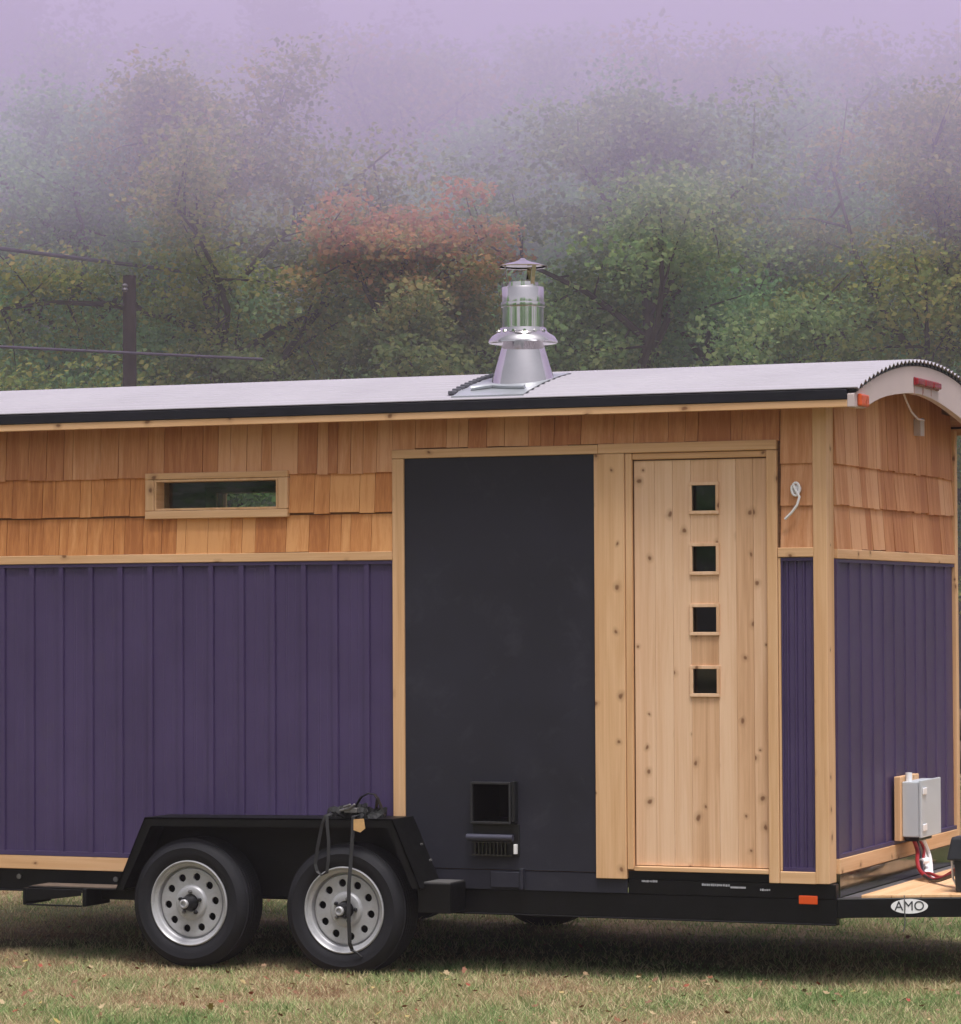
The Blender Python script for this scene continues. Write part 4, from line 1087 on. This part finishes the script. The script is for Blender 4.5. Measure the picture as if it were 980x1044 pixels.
# ------------------------------------------------------------------ utility pole and wires
pu, pv = (132 - 490) / 3340 * 48, 48.0
pp = at(pu, pv)
pole = empty('utility_pole', pp); tag(pole, 'dark brown wooden utility pole standing among the trees at left', 'utility pole')
MB().tube([(0, 0, -0.1), (0.01, 0, 3.5), (0.0, 0.01, 6.75)], [0.118, 0.108, 0.095], 14).build('pole_shaft', plain('creosote_wood', (0.035, 0.023, 0.019), 0.9, 0.0, 0.3, 6.0), pole, dz=0)
ins = MB(); ins.lathe([(0.03, 0.0), (0.05, 0.03), (0.03, 0.06), (0.05, 0.09), (0.02, 0.12), (0.0005, 0.125)], (0, -0.13, 6.5), 'z', 14); ins.build('insulator', GALV, pole, dz=0)
CABLE = plain('lavender_grey_cable', (0.10, 0.085, 0.12), 0.45)  # same lavender grey over the whole cable
def wire(name, label, a, b, sag, r):
    A, B = Vector(a), Vector(b); A = A + (A - B) * 2.0; pts = []
    for k in range(25):
        t = k / 24; p = A.lerp(B, t); p.z -= sag * 4 * t * (1 - t); pts.append(p)
    o = MB().tube(pts, r, 8).build(name, CABLE, None, dz=0)
    tag(o, label, 'cable')
def W3(u, v, z): p = at(u, v); return (p[0], p[1], z)
wire('power_cable', 'thick upper cable running from the left edge into the yellowing maple', W3(-11.0, 45.5, 7.52), W3(-3.4, 57.0, 7.6), 0.0, 0.032)
wire('telephone_cable', 'thin lower cable crossing in front of the utility pole', W3(-10.5, 43.5, 5.64), W3(-3.28, 49.3, 5.69), 0.0, 0.022)

# felled logs stacked at the wood's edge, right of the trailer
lg = at(5.5, 37)
for i, (du, dz_, rr_, txt) in enumerate(((0.0, 0.19, 0.19, 'left of the two bottom felled logs behind the right end of the trailer'), (0.42, 0.21, 0.21, 'right of the two bottom felled logs behind the right end of the trailer'), (0.2, 0.55, 0.18, 'topmost felled log resting on two others behind the trailer'))):
    p = at(5.65 + du * 0.3, 37 + du); o = MB()
    d = UX * 1.6
    o.tube([(-d.x, -d.y, 0), (0, 0, 0.01), (d.x, d.y, 0)], [rr_ * 1.05, rr_, rr_ * 0.95], 16)
    ob = o.build('felled_log', plain('log_bark', (0.16, 0.10, 0.06), 0.9, 0.0, 0.45, 5.0, 0.6, 25.0), None, dz=0); ob.location = (p[0], p[1], p[2] + dz_)
    tag(ob, txt, 'log', 'felled logs in a small stack')

# ------------------------------------------------------------------ air: thin haze everywhere, a low fog bank over the wood
def vol(name, col, dens, an=0.0):
    m = bpy.data.materials.new(name); m.use_nodes = True; nt = m.node_tree
    nt.nodes.remove(nt.nodes['Principled BSDF'])
    v = node(nt, 'ShaderNodeVolumePrincipled', {'Color': c4(col), 'Density': dens, 'Anisotropy': an})
    nt.links.new(v.outputs[0], nt.nodes['Material Output'].inputs['Volume'])
    return m
HZ = MB(); HZ.box(-340, 340, -130, 430, -1.0, 60); hz = HZ.build('haze', vol('haze_air', (0.93, 0.86, 0.98), 0.0006), None, dz=0)
tag(hz, 'thin lavender haze in the air', 'haze', None, 'stuff')
FB = MB()
c0 = CAMP
fbp = [at(-170, 22), at(170, 22), at(170, 300), at(-170, 300)]
FB.prism([(p[0], p[1]) for p in fbp], 7.3, 26.0, 'z'); fb_o = FB.build('fog_bank', vol('fog', (0.868, 0.80, 0.985), 0.050), None, dz=0)
tag(fb_o, 'lavender fog bank hanging over the treetops', 'fog', None, 'stuff')

GM = MB()
gmp = [at(-170, 31), at(170, 31), at(170, 300), at(-170, 300)]
GM.prism([(p[0], p[1]) for p in gmp], -0.5, 7.25, 'z'); gm_o = GM.build('ground_mist', vol('mist', (0.95, 0.94, 0.96), 0.0045), None, dz=0)
tag(gm_o, 'thin mist drifting between the trees', 'mist', None, 'stuff')

# ------------------------------------------------------------------ sky, sun, camera
ELEV, AZ = 72.0, 140.0
wd = bpy.data.worlds.new('World'); SC.world = wd; wd.use_nodes = True
nt = wd.node_tree; bg = nt.nodes['Background']
sky = node(nt, 'ShaderNodeTexSky', sky_type='NISHITA', sun_disc=False)
sky.sun_elevation = R(ELEV); sky.sun_rotation = R(AZ); sky.dust_density = 4.0; sky.air_density = 1.0; sky.ozone_density = 1.0
bwn = node(nt, 'ShaderNodeRGBToBW', {0: sky.outputs[0]})
gl = node(nt, 'ShaderNodeCombineColor', {0: bwn.outputs[0], 1: bwn.outputs[0], 2: bwn.outputs[0]})
tint = mix_c(nt, 1.0, gl.outputs[0], (1.02, 0.985, 1.06), 'MULTIPLY')
cc = mix_c(nt, 0.85, sky.outputs[0], tint)
nt.links.new(cc, bg.inputs['Color']); bg.inputs['Strength'].default_value = 0.085
sd = bpy.data.lights.new('overcast_sun', 'SUN'); sd.energy = 1.5; sd.angle = R(22); sd.color = (1.0, 0.965, 0.92)
so = bpy.data.objects.new('overcast_sun', sd); COL.objects.link(so)
az = R(AZ); el = R(ELEV)
dirv = Vector((math.sin(az) * math.cos(el), math.cos(az) * math.cos(el), math.sin(el)))
so.rotation_euler = dirv.to_track_quat('Z', 'Y').to_euler(); so.location = (10, -10, 30)

cd = bpy.data.cameras.new('camera'); co = bpy.data.objects.new('camera', cd); COL.objects.link(co)
r_ = Vector((0.92393064, 0.38252783, -0.00496272)); u_ = Vector((0.01614789, -0.02603506, 0.9995306)); f_ = Vector((-0.38221907, 0.92357708, 0.03023161))
co.matrix_world = Matrix(((r_.x, u_.x, -f_.x, CAMP.x), (r_.y, u_.y, -f_.y, CAMP.y), (r_.z, u_.z, -f_.z, CAMP.z), (0, 0, 0, 1)))
cd.sensor_fit = 'VERTICAL'; cd.sensor_height = 36; cd.sensor_width = 36; cd.lens = 3340 / 1044 * 36
cd.clip_start = 0.1; cd.clip_end = 2000
SC.camera = co

SC.view_settings.view_transform = 'Standard'; SC.view_settings.look = 'None'; SC.view_settings.gamma = 1.0
SC.view_settings.exposure = 1.18; SC.view_settings.use_curve_mapping = False
cy = SC.cycles
cy.use_denoising = True
cy.use_adaptive_sampling = True; cy.adaptive_threshold = 0.015
cy.max_bounces = 14; cy.diffuse_bounces = 3; cy.glossy_bounces = 3; cy.transmission_bounces = 4; cy.transparent_max_bounces = 8; cy.volume_bounces = 10
